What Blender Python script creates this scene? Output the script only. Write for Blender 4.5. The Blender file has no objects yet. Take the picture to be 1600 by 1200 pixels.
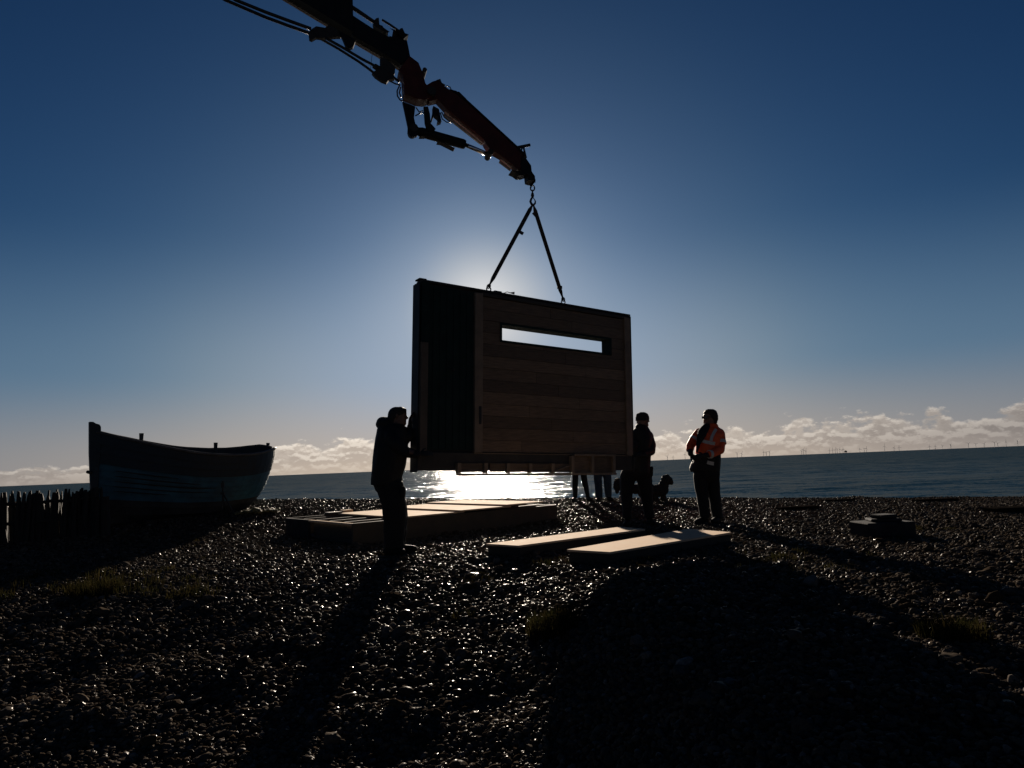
import bpy, bmesh, math, random
import numpy as np
from mathutils import Vector, Matrix, noise as mnoise

random.seed(7)
RNG = np.random.default_rng(11)
scene = bpy.context.scene
COL = scene.collection

# ------------------------------------------------------------------ camera
F = 1062.0                                   # focal length in pixels of a 1600 px wide frame
ROLL = math.radians(2.27)
PITCH = math.atan(128.1 / F)
CAM = Vector((0.0, 0.0, 1.0))
FWD = Vector((0, math.cos(PITCH), math.sin(PITCH)))
U0 = Vector((0, -math.sin(PITCH), math.cos(PITCH)))
R0 = Vector((1, 0, 0))
RT = R0 * math.cos(ROLL) - U0 * math.sin(ROLL)
UP = U0 * math.cos(ROLL) + R0 * math.sin(ROLL)
cam_data = bpy.data.cameras.new("camera")
cam_data.sensor_width = 36.0
cam_data.lens = 36.0 * F / 1600.0
cam_data.clip_start = 0.05
cam_data.clip_end = 120000.0
cam = bpy.data.objects.new("camera", cam_data)
COL.objects.link(cam)
m3 = Matrix((RT, UP, -FWD)).transposed()
cam.matrix_world = Matrix.Translation(CAM) @ m3.to_4x4()
scene.camera = cam

def ray(px, py):
    d = FWD * F + RT * (px - 800.0) + UP * (600.0 - py)
    return d.normalized()

def P(px, py, depth):
    d = ray(px, py)
    return CAM + d * ((depth - CAM.y) / d.y)

# ------------------------------------------------------------------ light
SUN = ray(756, 482)                          # towards the sun, behind the hanging panel
SUN_EL = math.asin(SUN.z)
SUN_AZ = math.atan2(SUN.x, SUN.y)
sun_data = bpy.data.lights.new("sun", 'SUN')
sun_data.energy = 3.8
sun_data.angle = math.radians(0.55)
sun_data.color = (1.0, 0.86, 0.70)
sun = bpy.data.objects.new("sun", sun_data)
COL.objects.link(sun)
sun.rotation_euler = SUN.to_track_quat('Z', 'Y').to_euler()

vs = scene.view_settings
vs.view_transform = 'Standard'
vs.look = 'None'
vs.gamma = 1.0
vs.use_curve_mapping = False
vs.exposure = 1.0
scene.cycles.max_bounces = 5
scene.cycles.diffuse_bounces = 3
scene.cycles.glossy_bounces = 3
scene.cycles.sample_clamp_indirect = 4.0

# small node helper -------------------------------------------------------
class NT:
    def __init__(self, tree):
        self.t = tree
        tree.nodes.clear()
    def n(self, typ, **kw):
        nd = self.t.nodes.new(typ)
        for k, v in kw.items():
            setattr(nd, k, v)
        return nd
    def l(self, a, b):
        self.t.links.new(a, b)
    def _in(self, sock, v):
        if hasattr(v, 'is_output'):
            self.l(v, sock)
        elif v is not None:
            sock.default_value = v
    def math(self, op, a, b=None, c=None, clamp=False):
        nd = self.n('ShaderNodeMath', operation=op)
        nd.use_clamp = clamp
        self._in(nd.inputs[0], a)
        self._in(nd.inputs[1], b)
        self._in(nd.inputs[2], c)
        return nd.outputs[0]
    def vmath(self, op, a, b=None, scale=None):
        nd = self.n('ShaderNodeVectorMath', operation=op)
        self._in(nd.inputs[0], a)
        self._in(nd.inputs[1], b)
        if scale is not None:
            self._in(nd.inputs['Scale'], scale)
        return nd.outputs['Value'] if op in ('DOT_PRODUCT', 'LENGTH') else nd.outputs[0]
    def mix(self, fac, a, b, blend='MIX'):
        nd = self.n('ShaderNodeMix', data_type='RGBA', blend_type=blend)
        nd.clamp_factor = True
        self._in(nd.inputs[0], fac)
        for s, v in ((6, a), (7, b)):
            if isinstance(v, tuple) and len(v) == 3:
                v = v + (1.0,)
            self._in(nd.inputs[s], v)
        return nd.outputs[2]
    def mapr(self, v, a, b, c=0.0, d=1.0, smooth=True):
        nd = self.n('ShaderNodeMapRange', interpolation_type='SMOOTHSTEP' if smooth else 'LINEAR')
        self._in(nd.inputs[0], v)
        for i, x in zip((1, 2, 3, 4), (a, b, c, d)):
            self._in(nd.inputs[i], x)
        return nd.outputs[0]
    def noise(self, vec, scale, detail=4.0, rough=0.55, out=0):
        nd = self.n('ShaderNodeTexNoise')
        nd.inputs['Scale'].default_value = scale
        nd.inputs['Detail'].default_value = detail
        nd.inputs['Roughness'].default_value = rough
        if vec is not None:
            self.l(vec, nd.inputs['Vector'])
        return nd.outputs[out]
    def comb(self, x, y, z):
        nd = self.n('ShaderNodeCombineXYZ')
        for i, v in enumerate((x, y, z)):
            self._in(nd.inputs[i], v)
        return nd.outputs[0]
    def ramp(self, fac, stops, interp='B_SPLINE'):
        nd = self.n('ShaderNodeValToRGB')
        cr = nd.color_ramp
        cr.interpolation = interp
        while len(cr.elements) < len(stops):
            cr.elements.new(0.5)
        for e, (p, c) in zip(cr.elements, stops):
            e.position = p
            e.color = tuple(c) + (1.0,)
        self._in(nd.inputs[0], fac)
        return nd.outputs[0]

def lin(r, g, b):
    f = lambda c: (c / 255 / 12.92) if c <= 10 else ((c / 255 + 0.055) / 1.055) ** 2.4
    return (f(r), f(g), f(b))

# ------------------------------------------------------------------ sky
world = bpy.data.worlds.new("World")
scene.world = world
world.use_nodes = True
W = NT(world.node_tree)
tc = W.n('ShaderNodeTexCoord')
dvec = W.vmath('NORMALIZE', tc.outputs['Generated'])
sep = W.n('ShaderNodeSeparateXYZ')
W.l(dvec, sep.inputs[0])
elev = W.math('ARCSINE', sep.outputs[2])
azim = W.math('ARCTAN2', sep.outputs[0], sep.outputs[1])
sky = W.n('ShaderNodeTexSky')
sky.sky_type = 'NISHITA'
sky.sun_disc = False
sky.sun_elevation = SUN_EL
sky.sun_rotation = SUN_AZ
sky.altitude = 0
sky.air_density = 1.0
sky.dust_density = 0.6
sky.ozone_density = 2.5
# deep, contrasty winter sky: each channel of the physical sky gets its own response curve
sp = W.n('ShaderNodeSeparateColor')
W.l(sky.outputs[0], sp.inputs[0])
chan = []
for i, (n0, t0, p, cap) in enumerate(((1.57, 0.0112, 1.65, 0.62), (2.275, 0.0340, 1.48, 0.62), (3.68, 0.0935, 1.42, 0.66))):
    v = W.math('MULTIPLY', W.math('POWER', W.math('DIVIDE', sp.outputs[i], n0), p), t0)
    q = W.math('DIVIDE', v, cap)
    v = W.math('DIVIDE', v, W.math('SQRT', W.math('ADD', W.math('MULTIPLY', q, q), 1.0)))
    chan.append(v)
skyc = W.comb(*chan)
gam = W.math('ARCCOSINE', W.vmath('DOT_PRODUCT', dvec, tuple(SUN)))          # angle to the sun
# pale aureole close round the sun
aur = W.math('MULTIPLY', W.math('EXPONENT', W.math('MULTIPLY', gam, -22.0)), 0.55)
skyc = W.vmath('ADD', skyc, W.vmath('SCALE', (1.0, 0.98, 0.95), scale=aur))
near = W.mapr(gam, 0.80, 0.12)                                               # 1 towards the sun, 0 far off
# grey blue lower sky, then warm haze low over the sea
low = W.mapr(elev, 0.34, 0.04)
skyc = W.mix(W.math('MULTIPLY', low, 0.80), skyc, W.mix(W.math('POWER', near, 3.0), (0.122, 0.196, 0.298), (0.46, 0.49, 0.52)))
# the glow stays tight: bluer, darker ring between the aureole and the open sky
ringf = W.math('MULTIPLY', W.mapr(gam, 0.03, 0.13), W.mapr(gam, 0.42, 0.17))
skyc = W.mix(ringf, skyc, W.mix(1.0, skyc, (0.70, 0.82, 0.99), 'MULTIPLY'))
hz = W.mapr(elev, 0.14, 0.0)
hazec = W.mix(near, (0.30, 0.27, 0.25), (0.58, 0.47, 0.37))
skyc = W.mix(W.math('MULTIPLY', hz, 0.75), skyc, hazec)
# cumulus bank along the horizon
def cloudnoise(de):
    v = W.comb(W.math('MULTIPLY', azim, 22.0), W.math('MULTIPLY', W.math('ADD', elev, de), 44.0), 3.7)
    return W.noise(v, 1.0, 10.0, 0.60)
big = W.noise(W.comb(W.math('MULTIPLY', azim, 5.0), 0.0, 9.1), 1.0, 2.0, 0.5)
# bank is lower and broken towards the left end
topel = W.math('ADD', W.math('MULTIPLY', W.math('SUBTRACT', big, 0.5), 0.030), W.mapr(azim, -0.60, -0.22, 0.030, 0.049))
n1 = cloudnoise(0.0)
n2 = cloudnoise(0.0045)
rel = W.math('DIVIDE', elev, topel)
dens = W.math('ADD', n1, W.mapr(rel, 0.35, 1.6, 0.24, -0.42, smooth=False))
thr = W.mapr(azim, -0.58, -0.28, 0.56, 0.47)
mask = W.mapr(W.math('SUBTRACT', dens, thr), -0.01, 0.085)
# one stray puff above the bank
px_, pe_ = math.atan2(*ray(1254, 660).xy), math.asin(ray(1254, 660).z)
da = W.math('DIVIDE', W.math('SUBTRACT', azim, px_), 0.0125)
de = W.math('DIVIDE', W.math('SUBTRACT', elev, pe_), 0.0060)
rr = W.math('SQRT', W.math('ADD', W.math('MULTIPLY', da, da), W.math('MULTIPLY', de, de)))
pn = W.noise(W.comb(W.math('MULTIPLY', azim, 90.0), W.math('MULTIPLY', elev, 150.0), 1.0), 1.0, 4.0, 0.6)
puff = W.mapr(W.math('ADD', rr, W.math('MULTIPLY', pn, 1.3)), 2.0, 1.5)
mask = W.math('MAXIMUM', mask, W.math('MULTIPLY', puff, 0.85))
edge = W.mapr(W.math('SUBTRACT', n1, n2), -0.035, 0.075)
rim = W.mapr(W.math('SUBTRACT', dens, thr), 0.22, 0.02)
litf = W.math('ADD', W.math('MULTIPLY', edge, 0.65), W.math('MULTIPLY', rim, 0.35))
ccol = W.mix(litf, W.mix(near, (0.215, 0.19, 0.178), (0.54, 0.455, 0.38)), W.mix(near, (0.47, 0.425, 0.385), (1.02, 0.91, 0.78)))
base = W.mapr(rel, 0.55, 0.0)
ccol = W.mix(W.math('MULTIPLY', base, 0.75), ccol, W.mix(near, (0.32, 0.28, 0.255), (0.62, 0.50, 0.39)))
skyc = W.mix(W.math('MULTIPLY', mask, 0.93), skyc, ccol)
# sky away from the sun is dimmed to cut fill on faces towards the camera
skyc = W.vmath('SCALE', skyc, scale=W.mapr(gam, 0.85, 1.75, 1.0, 0.46))
bg = W.n('ShaderNodeBackground')
W.l(W.vmath('SCALE', skyc, scale=10.0), bg.inputs[0])
bg.inputs[1].default_value = 0.05            # 0.1 / 2 ** exposure
wout = W.n('ShaderNodeOutputWorld')
W.l(bg.outputs[0], wout.inputs[0])

# ------------------------------------------------------------------ materials
def M(name, col, rough=0.7, var=0.25, scale=6.0, bump=0.0, bscale=None, metal=0.0, stretch=(1, 1, 1), spec=0.5, col2=None, detail=5.0, tone=False, coat=0.0):
    m = bpy.data.materials.new(name)
    m.use_nodes = True
    T = NT(m.node_tree)
    tcn = T.n('ShaderNodeTexCoord')
    mp = T.n('ShaderNodeMapping')
    mp.inputs['Scale'].default_value = stretch
    T.l(tcn.outputs['Object'], mp.inputs[0])
    n = T.noise(mp.outputs[0], scale, detail, 0.6)
    c0 = tuple(max(0.0, c * (1 - var)) for c in col)
    c1 = col2 if col2 else tuple(min(1.0, c * (1 + var)) for c in col)
    c = T.mix(T.mapr(n, 0.3, 0.7), c0, c1)
    if tone:
        at = T.n('ShaderNodeAttribute')
        at.attribute_name = 'tone'
        c = T.mix(1.0, c, at.outputs['Color'], 'MULTIPLY')
    b = T.n('ShaderNodeBsdfPrincipled')
    T.l(c, b.inputs['Base Color'])
    rn = T.mapr(n, 0.2, 0.8, max(0.02, rough - 0.08), min(1, rough + 0.08), smooth=False)
    T.l(rn, b.inputs['Roughness'])
    b.inputs['Metallic'].default_value = metal
    b.inputs['Specular IOR Level'].default_value = spec
    b.inputs['Coat Weight'].default_value = coat
    if bump:
        bn = T.n('ShaderNodeBump')
        bn.inputs['Strength'].default_value = bump
        bn.inputs['Distance'].default_value = 0.01
        T.l(T.noise(mp.outputs[0], bscale or scale * 3, 4, 0.6), bn.inputs['Height'])
        T.l(bn.outputs[0], b.inputs['Normal'])
    o = T.n('ShaderNodeOutputMaterial')
    T.l(b.outputs[0], o.inputs[0])
    return m

MAT = dict(
    navy=M('navy_paint', (0.010, 0.012, 0.014), 0.6, bump=0.1, spec=0.25),
    red=M('red_paint', (0.075, 0.014, 0.012), 0.55, bump=0.08, spec=0.3),
    flange=M('lit_edge_strip', (0.45, 0.38, 0.33), 0.5, metal=0.0),  # pale colour stands in for light caught along the lower edges
    oldpost=M('old_timber', (0.11, 0.085, 0.062), 0.7, 0.2, 6.0, 0.2, 30),
    chrome=M('chrome', (0.75, 0.76, 0.78), 0.12, 0.05, metal=1.0),
    steel=M('dark_steel', (0.035, 0.035, 0.036), 0.65, metal=0.0, spec=0.3),
    rubber=M('black_hose', (0.015, 0.015, 0.016), 0.5),
    sling=M('sling_webbing', (0.030, 0.028, 0.032), 0.8, bump=0.4, bscale=150),
    wood=M('pine_boards', (0.175, 0.120, 0.076), 0.6, 0.30, 5.0, 0.25, 20, stretch=(1.2, 1.2, 14), tone=True),
    stud=M('sawn_timber', (0.22, 0.165, 0.115), 0.65, 0.2, 6.0, 0.2, 30),
    ply=M('plywood', (0.74, 0.53, 0.355), 0.9, 0.08, 9.0, spec=0.12),
    sideboard=M('shade_darkened_boards', (0.065, 0.046, 0.031), 0.7, 0.2, 5.0, 0.15, 25),  # frame timber darkened: shade of its unlit faces is put into the colour
    dark=M('dark_green_boarding', (0.015, 0.032, 0.031), 0.75, 0.2, spec=0.15),
    membrane_and_shade=M('black_membrane_and_shade', (0.020, 0.019, 0.018), 0.7),
    skirt=M('grey_boarding', (0.040, 0.036, 0.032), 0.7),
    bluetape=M('blue_edge_board', (0.014, 0.022, 0.030), 0.7),
    hull=M('blue_boat_paint', (0.018, 0.092, 0.135), 0.6, 0.35, 3.0, 0.2, 25),
    hulldark=M('dark_blue_boat_paint', (0.008, 0.019, 0.030), 0.6, 0.3, 4.0, 0.2, 25),
    hullpale=M('worn_pale_bottom_paint', (0.030, 0.030, 0.032), 0.75, 0.6, 3.0),
    gunwale=M('weathered_gunwale', (0.08, 0.08, 0.08), 0.6, 0.3, 6.0),
    boatin=M('boat_inside', (0.040, 0.042, 0.045), 0.7),
    grey=M('weathered_stakes', (0.022, 0.019, 0.017), 0.8, 0.4, 4.0, 0.3, 30, stretch=(6, 6, 1)),
    slab=M('grey_slab', (0.030, 0.032, 0.037), 0.85, 0.3, 9.0, 0.3, 40, spec=0.1),
    slabdark=M('sea_worn_sleeper', (0.012, 0.010, 0.009), 0.95, 0.3, 9.0, 0.3, 40, spec=0.0),
    jacket=M('black_jacket', (0.008, 0.008, 0.009), 0.75, 0.3, 20.0, 0.2, 60),
    trousers=M('dark_trousers', (0.008, 0.008, 0.009), 0.85, 0.3, 20.0, 0.2, 60),
    denim=M('blue_denim', (0.028, 0.055, 0.085), 0.85, 0.3, 20.0, 0.2, 60),
    boot=M('dark_boots', (0.012, 0.011, 0.010), 0.6, 0.3, 20.0, spec=0.12),
    skin=M('skin', (0.17, 0.095, 0.066), 0.55, 0.12, 30.0),
    hair=M('dark_hair', (0.016, 0.012, 0.010), 0.65, 0.4, 60.0, 0.4, 90),
    beanie=M('knit_beanie', (0.016, 0.016, 0.018), 0.9, 0.3, 60.0, 0.4, 120),
    orange=M('hi_vis_orange', (0.95, 0.115, 0.022), 0.6, 0.12, 14.0, 0.15, 50),
    reflect=M('reflective_tape', (0.62, 0.60, 0.54), 0.4, 0.08, 40.0),
    glove=M('black_glove', (0.014, 0.014, 0.015), 0.7),
    furb=M('dark_fur', (0.020, 0.016, 0.014), 0.8, 0.4, 40.0, 0.5, 90),
    furp=M('pale_fur', (0.35, 0.28, 0.23), 0.8, 0.3, 40.0, 0.5, 90),
    turbine=M('turbine_white', (0.75, 0.74, 0.72), 0.6, 0.05),
    
    net=M('tangled_net', (0.19, 0.16, 0.07), 0.7, 0.5, 30.0, 0.8, 60),
)

def grass_mat():
    m = bpy.data.materials.new('dry_grass')
    m.use_nodes = True
    T = NT(m.node_tree)
    g = T.n('ShaderNodeNewGeometry')
    c = T.mix(T.mapr(T.noise(g.outputs['Position'], 9.0, 3.0), 0.35, 0.65), (0.016, 0.017, 0.006), (0.036, 0.028, 0.011))
    d = T.n('ShaderNodeBsdfDiffuse')
    t = T.n('ShaderNodeBsdfTranslucent')
    T.l(c, d.inputs[0])
    T.l(c, t.inputs[0])
    mx = T.n('ShaderNodeMixShader')
    mx.inputs[0].default_value = 0.4
    T.l(d.outputs[0], mx.inputs[1])
    T.l(t.outputs[0], mx.inputs[2])
    o = T.n('ShaderNodeOutputMaterial')
    T.l(mx.outputs[0], o.inputs[0])
    return m
MAT['grass'] = grass_mat()

# ------------------------------------------------------------------ mesh helper
ORG = {}

def link(name, me, mat, parent=None, loc=(0, 0, 0)):
    o = bpy.data.objects.new(name, me)
    COL.objects.link(o)
    if mat is not None:
        me.materials.append(mat)
    loc = Vector(loc)
    if parent is not None:
        o.parent = parent
        o.location = loc - ORG[parent.name]
    else:
        o.location = loc
    ORG[o.name] = loc
    return o

def tag(o, label=None, cat=None, group=None, kind=None):
    for k, v in (('label', label), ('category', cat), ('group', group), ('kind', kind)):
        if v:
            o[k] = v
    return o

def thing(name, label, cat, loc=(0, 0, 0), group=None):
    o = bpy.data.objects.new(name, None)
    o.empty_display_size = 0.2
    COL.objects.link(o)
    o.location = loc
    ORG[o.name] = Vector(loc)
    return tag(o, label, cat, group)

class MB:
    def __init__(self):
        self.v, self.f, self.c = [], [], []
    def add(self, vs, fs, tone=None):
        n = len(self.v)
        self.v += [Vector(x) for x in vs]
        self.f += [tuple(i + n for i in f) for f in fs]
        self.c += [tone if tone is not None else 1.0] * len(vs)
        return self
    def hexa(self, a, b, tone=None):
        # a: four corners, b: the four corners opposite
        return self.add(list(a) + list(b), [(3, 2, 1, 0), (4, 5, 6, 7), (0, 1, 5, 4), (1, 2, 6, 5), (2, 3, 7, 6), (3, 0, 4, 7)], tone)
    def box(self, c, ax, ay, az, tone=None):
        c, ax, ay, az = Vector(c), Vector(ax), Vector(ay), Vector(az)
        a = [c - ax - ay - az, c + ax - ay - az, c + ax + ay - az, c - ax + ay - az]
        b = [c - ax - ay + az, c + ax - ay + az, c + ax + ay + az, c - ax + ay + az]
        return self.hexa(a, b, tone)
    def prism(self, pts, off):
        n = len(pts)
        off = Vector(off)
        a = [Vector(p) for p in pts]
        b = [p + off for p in a]
        fs = [tuple(range(n - 1, -1, -1)), tuple(range(n, 2 * n))]
        fs += [(i, (i + 1) % n, n + (i + 1) % n, n + i) for i in range(n)]
        return self.add(a + b, fs)
    def tube(self, pts, r, n=8, cap=True):
        pts = [Vector(p) for p in pts]
        rs = r if isinstance(r, (list, tuple)) else [r] * len(pts)
        vs = []
        up = None
        for i, p in enumerate(pts):
            d = (pts[min(i + 1, len(pts) - 1)] - pts[max(i - 1, 0)]).normalized()
            if up is None:
                up = d.orthogonal().normalized()
            up = (up - d * up.dot(d))
            up = up.normalized() if up.length > 1e-6 else d.orthogonal().normalized()
            s = d.cross(up)
            for k in range(n):
                a = 2 * math.pi * k / n
                vs.append(p + (up * math.cos(a) + s * math.sin(a)) * rs[i])
        fs = []
        for i in range(len(pts) - 1):
            for k in range(n):
                k2 = (k + 1) % n
                fs.append((i * n + k, i * n + k2, (i + 1) * n + k2, (i + 1) * n + k))
        if cap:
            fs.append(tuple(range(n - 1, -1, -1)))
            fs.append(tuple(range((len(pts) - 1) * n, len(pts) * n)))
        return self.add(vs, fs)
    def loft(self, rings, e=2.2, n=18):
        # rings: (centre, half vector a, half vector b)
        vs, fs = [], []
        for c, a, b in rings:
            c, a, b = Vector(c), Vector(a), Vector(b)
            for k in range(n):
                t = 2 * math.pi * k / n
                ca, sa = math.cos(t), math.sin(t)
                x = math.copysign(abs(ca) ** (2 / e), ca)
                y = math.copysign(abs(sa) ** (2 / e), sa)
                vs.append(c + a * x + b * y)
        for i in range(len(rings) - 1):
            for k in range(n):
                k2 = (k + 1) % n
                fs.append((i * n + k, i * n + k2, (i + 1) * n + k2, (i + 1) * n + k))
        fs.append(tuple(range(n - 1, -1, -1)))
        fs.append(tuple(range((len(rings) - 1) * n, len(rings) * n)))
        return self.add(vs, fs)
    def ball(self, c, rx, ry=None, rz=None, n=14, m=9, rot=None):
        ry = rx if ry is None else ry
        rz = rx if rz is None else rz
        c = Vector(c)
        vs, fs = [], []
        pt = lambda x, y, z: c + (rot @ Vector((x, y, z)) if rot else Vector((x, y, z)))
        vs.append(pt(0, 0, -rz))
        for j in range(1, m):
            ph = -math.pi / 2 + math.pi * j / m
            for k in range(n):
                t = 2 * math.pi * k / n
                vs.append(pt(rx * math.cos(ph) * math.cos(t), ry * math.cos(ph) * math.sin(t), rz * math.sin(ph)))
        vs.append(pt(0, 0, rz))
        last = len(vs) - 1
        for k in range(n):
            k2 = (k + 1) % n
            fs.append((0, 1 + k2, 1 + k))
            fs.append((last, last - n + k, last - n + k2))
            for j in range(m - 2):
                a = 1 + j * n
                fs.append((a + k, a + k2, a + n + k2, a + n + k))
        return self.add(vs, fs)
    def caps(self, *pr, n=12):
        # chain of (point, radius): round cones with balls at every joint
        for p, r in pr:
            self.ball(p, r, n=n, m=8)
        for (p, r), (q, s) in zip(pr, pr[1:]):
            if (Vector(p) - Vector(q)).length > 1e-5:
                self.tube([p, q], [r, s], n)
        return self
    def mesh(self, name, loc=(0, 0, 0), smooth=False, bevel=0.0, weld=False):
        loc = Vector(loc)
        me = bpy.data.meshes.new(name)
        me.from_pydata([tuple(v - loc) for v in self.v], [], self.f)
        bm = bmesh.new()
        bm.from_mesh(me)
        bmesh.ops.recalc_face_normals(bm, faces=bm.faces)
        if bevel:
            es = [e for e in bm.edges if len(e.link_faces) == 2 and e.calc_face_angle(0) > 0.6]
            bmesh.ops.bevel(bm, geom=es, offset=bevel, segments=1, affect='EDGES', clamp_overlap=True)
        bm.to_mesh(me)
        bm.free()
        if not bevel and any(c != 1.0 for c in self.c):
            at = me.color_attributes.new('tone', 'FLOAT_COLOR', 'POINT')
            for i, c in enumerate(self.c):
                cc = c if isinstance(c, tuple) else (c, c, c)
                at.data[i].color = cc + (1.0,)
        elif True:
            at = me.color_attributes.new('tone', 'FLOAT_COLOR', 'POINT')
            vals = np.ones(len(me.vertices) * 4, dtype=np.float32)
            at.data.foreach_set('color', vals)
        if smooth:
            me.polygons.foreach_set('use_smooth', [True] * len(me.polygons))
        return me
    def build(self, name, mat, parent=None, loc=None, smooth=False, bevel=0.0):
        if loc is None:
            loc = ORG[parent.name] if parent is not None else (0, 0, 0)
        return link(name, self.mesh(name, loc, smooth, bevel), mat, parent, loc)
    def fused(self, name, mat, parent=None, loc=None, voxel=0.01, smooth=4, wrinkle=0.0, wscale=18.0):
        # voxel-fuse the overlapping pieces into one continuous skin
        if loc is None:
            loc = ORG[parent.name] if parent is not None else (0, 0, 0)
        tmp = bpy.data.objects.new('tmp', self.mesh('tmp', loc))
        COL.objects.link(tmp)
        r = tmp.modifiers.new('r', 'REMESH')
        r.mode = 'VOXEL'
        r.voxel_size = voxel
        if smooth:
            s = tmp.modifiers.new('s', 'SMOOTH')
            s.iterations = smooth
            s.factor = 0.5
        dg = bpy.context.evaluated_depsgraph_get()
        me = bpy.data.meshes.new_from_object(tmp.evaluated_get(dg))
        bpy.data.objects.remove(tmp)
        me.name = name
        if wrinkle:
            n = len(me.vertices)
            co = np.empty(n * 3, dtype=np.float32)
            no = np.empty(n * 3, dtype=np.float32)
            me.vertices.foreach_get('co', co)
            me.vertices.foreach_get('normal', no)
            co, no = co.reshape(-1, 3), no.reshape(-1, 3)
            w = np.zeros(n)
            rg = np.random.default_rng(len(name) + n % 97)
            for k in range(6):
                d = rg.normal(size=3) * (1, 1, 1.7)
                d /= np.linalg.norm(d)
                w += np.sin(co @ d * wscale * (0.6 + 0.5 * k) + rg.uniform(0, 6)) / (1 + 0.6 * k)
            co += no * (w * wrinkle * 0.5)[:, None]
            me.vertices.foreach_set('co', co.ravel())
        me.polygons.foreach_set('use_smooth', [True] * len(me.polygons))
        me.materials.clear()
        return link(name, me, mat, parent, loc)

# ------------------------------------------------------------------ terrain
def sstep(t):
    t = np.clip(t, 0.0, 1.0)
    return t * t * (3 - 2 * t)

_waves = []
_r2 = np.random.default_rng(5)
for _wl, _am in ((3.1, 0.020), (2.0, 0.018), (1.3, 0.016), (0.9, 0.013), (0.62, 0.010), (0.43, 0.007)):
    for _k in range(3):
        _a = _r2.uniform(0, 2 * np.pi)
        _waves.append((np.cos(_a) * 2 * np.pi / _wl, np.sin(_a) * 2 * np.pi / _wl, _r2.uniform(0, 6.28), _am))

def gz(x, y):
    x = np.asarray(x, float)
    y = np.asarray(y, float)
    crest = np.clip(0.20 - 0.036 * (x - 1.0), -0.3, 0.62)
    z = crest * sstep((y - 10.3) / 5.4)
    z = z - np.maximum(y - 15.9, 0) * 0.23 * sstep((y - 15.4) / 2.0)
    # the shingle falls away in front, more on the left
    z = z - 0.50 * sstep((8.6 - y) / 5.8) * sstep((1.15 - x) / 1.5)
    z = z - 0.10 * sstep((5.0 - y) / 3.0)
    b = np.zeros_like(z)
    for kx, ky, ph, am in _waves:
        b = b + am * np.sin(kx * x + ky * y + ph)
    damp = 0.25 + 0.75 * sstep((7.6 - y) / 2.5) + 0.25 * sstep((y - 11) / 3)
    return z + b * damp * 0.38

def G(px, py, ymin=1.2, ymax=17.0):
    d = ray(px, py)
    prev = None
    for y in np.arange(ymin, ymax, 0.02):
        p = CAM + d * (y / d.y)
        if p.z < float(gz(p.x, p.y)):
            return Vector((p.x, p.y, float(gz(p.x, p.y))))
    return P(px, py, ymax)

def grid_mesh(name, xs, ys, zf):
    X, Y = np.meshgrid(xs, ys)
    Z = zf(X, Y)
    v = np.stack([X, Y, Z], -1).reshape(-1, 3)
    nx, ny = len(xs), len(ys)
    i = np.arange(nx * ny).reshape(ny, nx)
    f = np.stack([i[:-1, :-1], i[:-1, 1:], i[1:, 1:], i[1:, :-1]], -1).reshape(-1, 4)
    me = bpy.data.meshes.new(name)
    me.from_pydata(v.tolist(), [], f.tolist())
    me.polygons.foreach_set('use_smooth', [True] * len(me.polygons))
    return me

# shingle material of the bed between the loose pebbles
def shingle_mat():
    m = bpy.data.materials.new('shingle_bed')
    m.use_nodes = True
    T = NT(m.node_tree)
    g = T.n('ShaderNodeNewGeometry')
    v = T.n('ShaderNodeTexVoronoi')
    v.inputs['Scale'].default_value = 26.0
    T.l(g.outputs['Position'], v.inputs['Vector'])
    hsv = T.n('ShaderNodeSeparateColor')
    T.l(v.outputs['Color'], hsv.inputs[0])
    c = T.ramp(hsv.outputs[0], [(0.0, (0.018, 0.014, 0.010)), (0.5, (0.042, 0.034, 0.026)), (1.0, (0.070, 0.062, 0.054))])
    b = T.n('ShaderNodeBsdfPrincipled')
    T.l(c, b.inputs['Base Color'])
    b.inputs['Roughness'].default_value = 0.7
    b.inputs['Specular IOR Level'].default_value = 0.0
    bn = T.n('ShaderNodeBump')
    bn.inputs['Strength'].default_value = 1.0
    bn.inputs['Distance'].default_value = 0.03
    T.l(T.math('SUBTRACT', 1.0, v.outputs['Distance']), bn.inputs['Height'])
    T.l(bn.outputs[0], b.inputs['Normal'])
    o = T.n('ShaderNodeOutputMaterial')
    T.l(b.outputs[0], o.inputs[0])
    return m

xs = np.concatenate([np.linspace(-260, -14, 60), np.linspace(-13.8, 13.8, 300), np.linspace(14, 260, 60)])
ys = np.concatenate([np.linspace(-60, 1.2, 20), np.linspace(1.3, 9, 150), np.linspace(9.06, 18, 120), np.linspace(18.3, 60, 20)])
beach = link('beach', grid_mesh('beach', xs, ys, gz), shingle_mat())
tag(beach, kind='structure')

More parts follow.
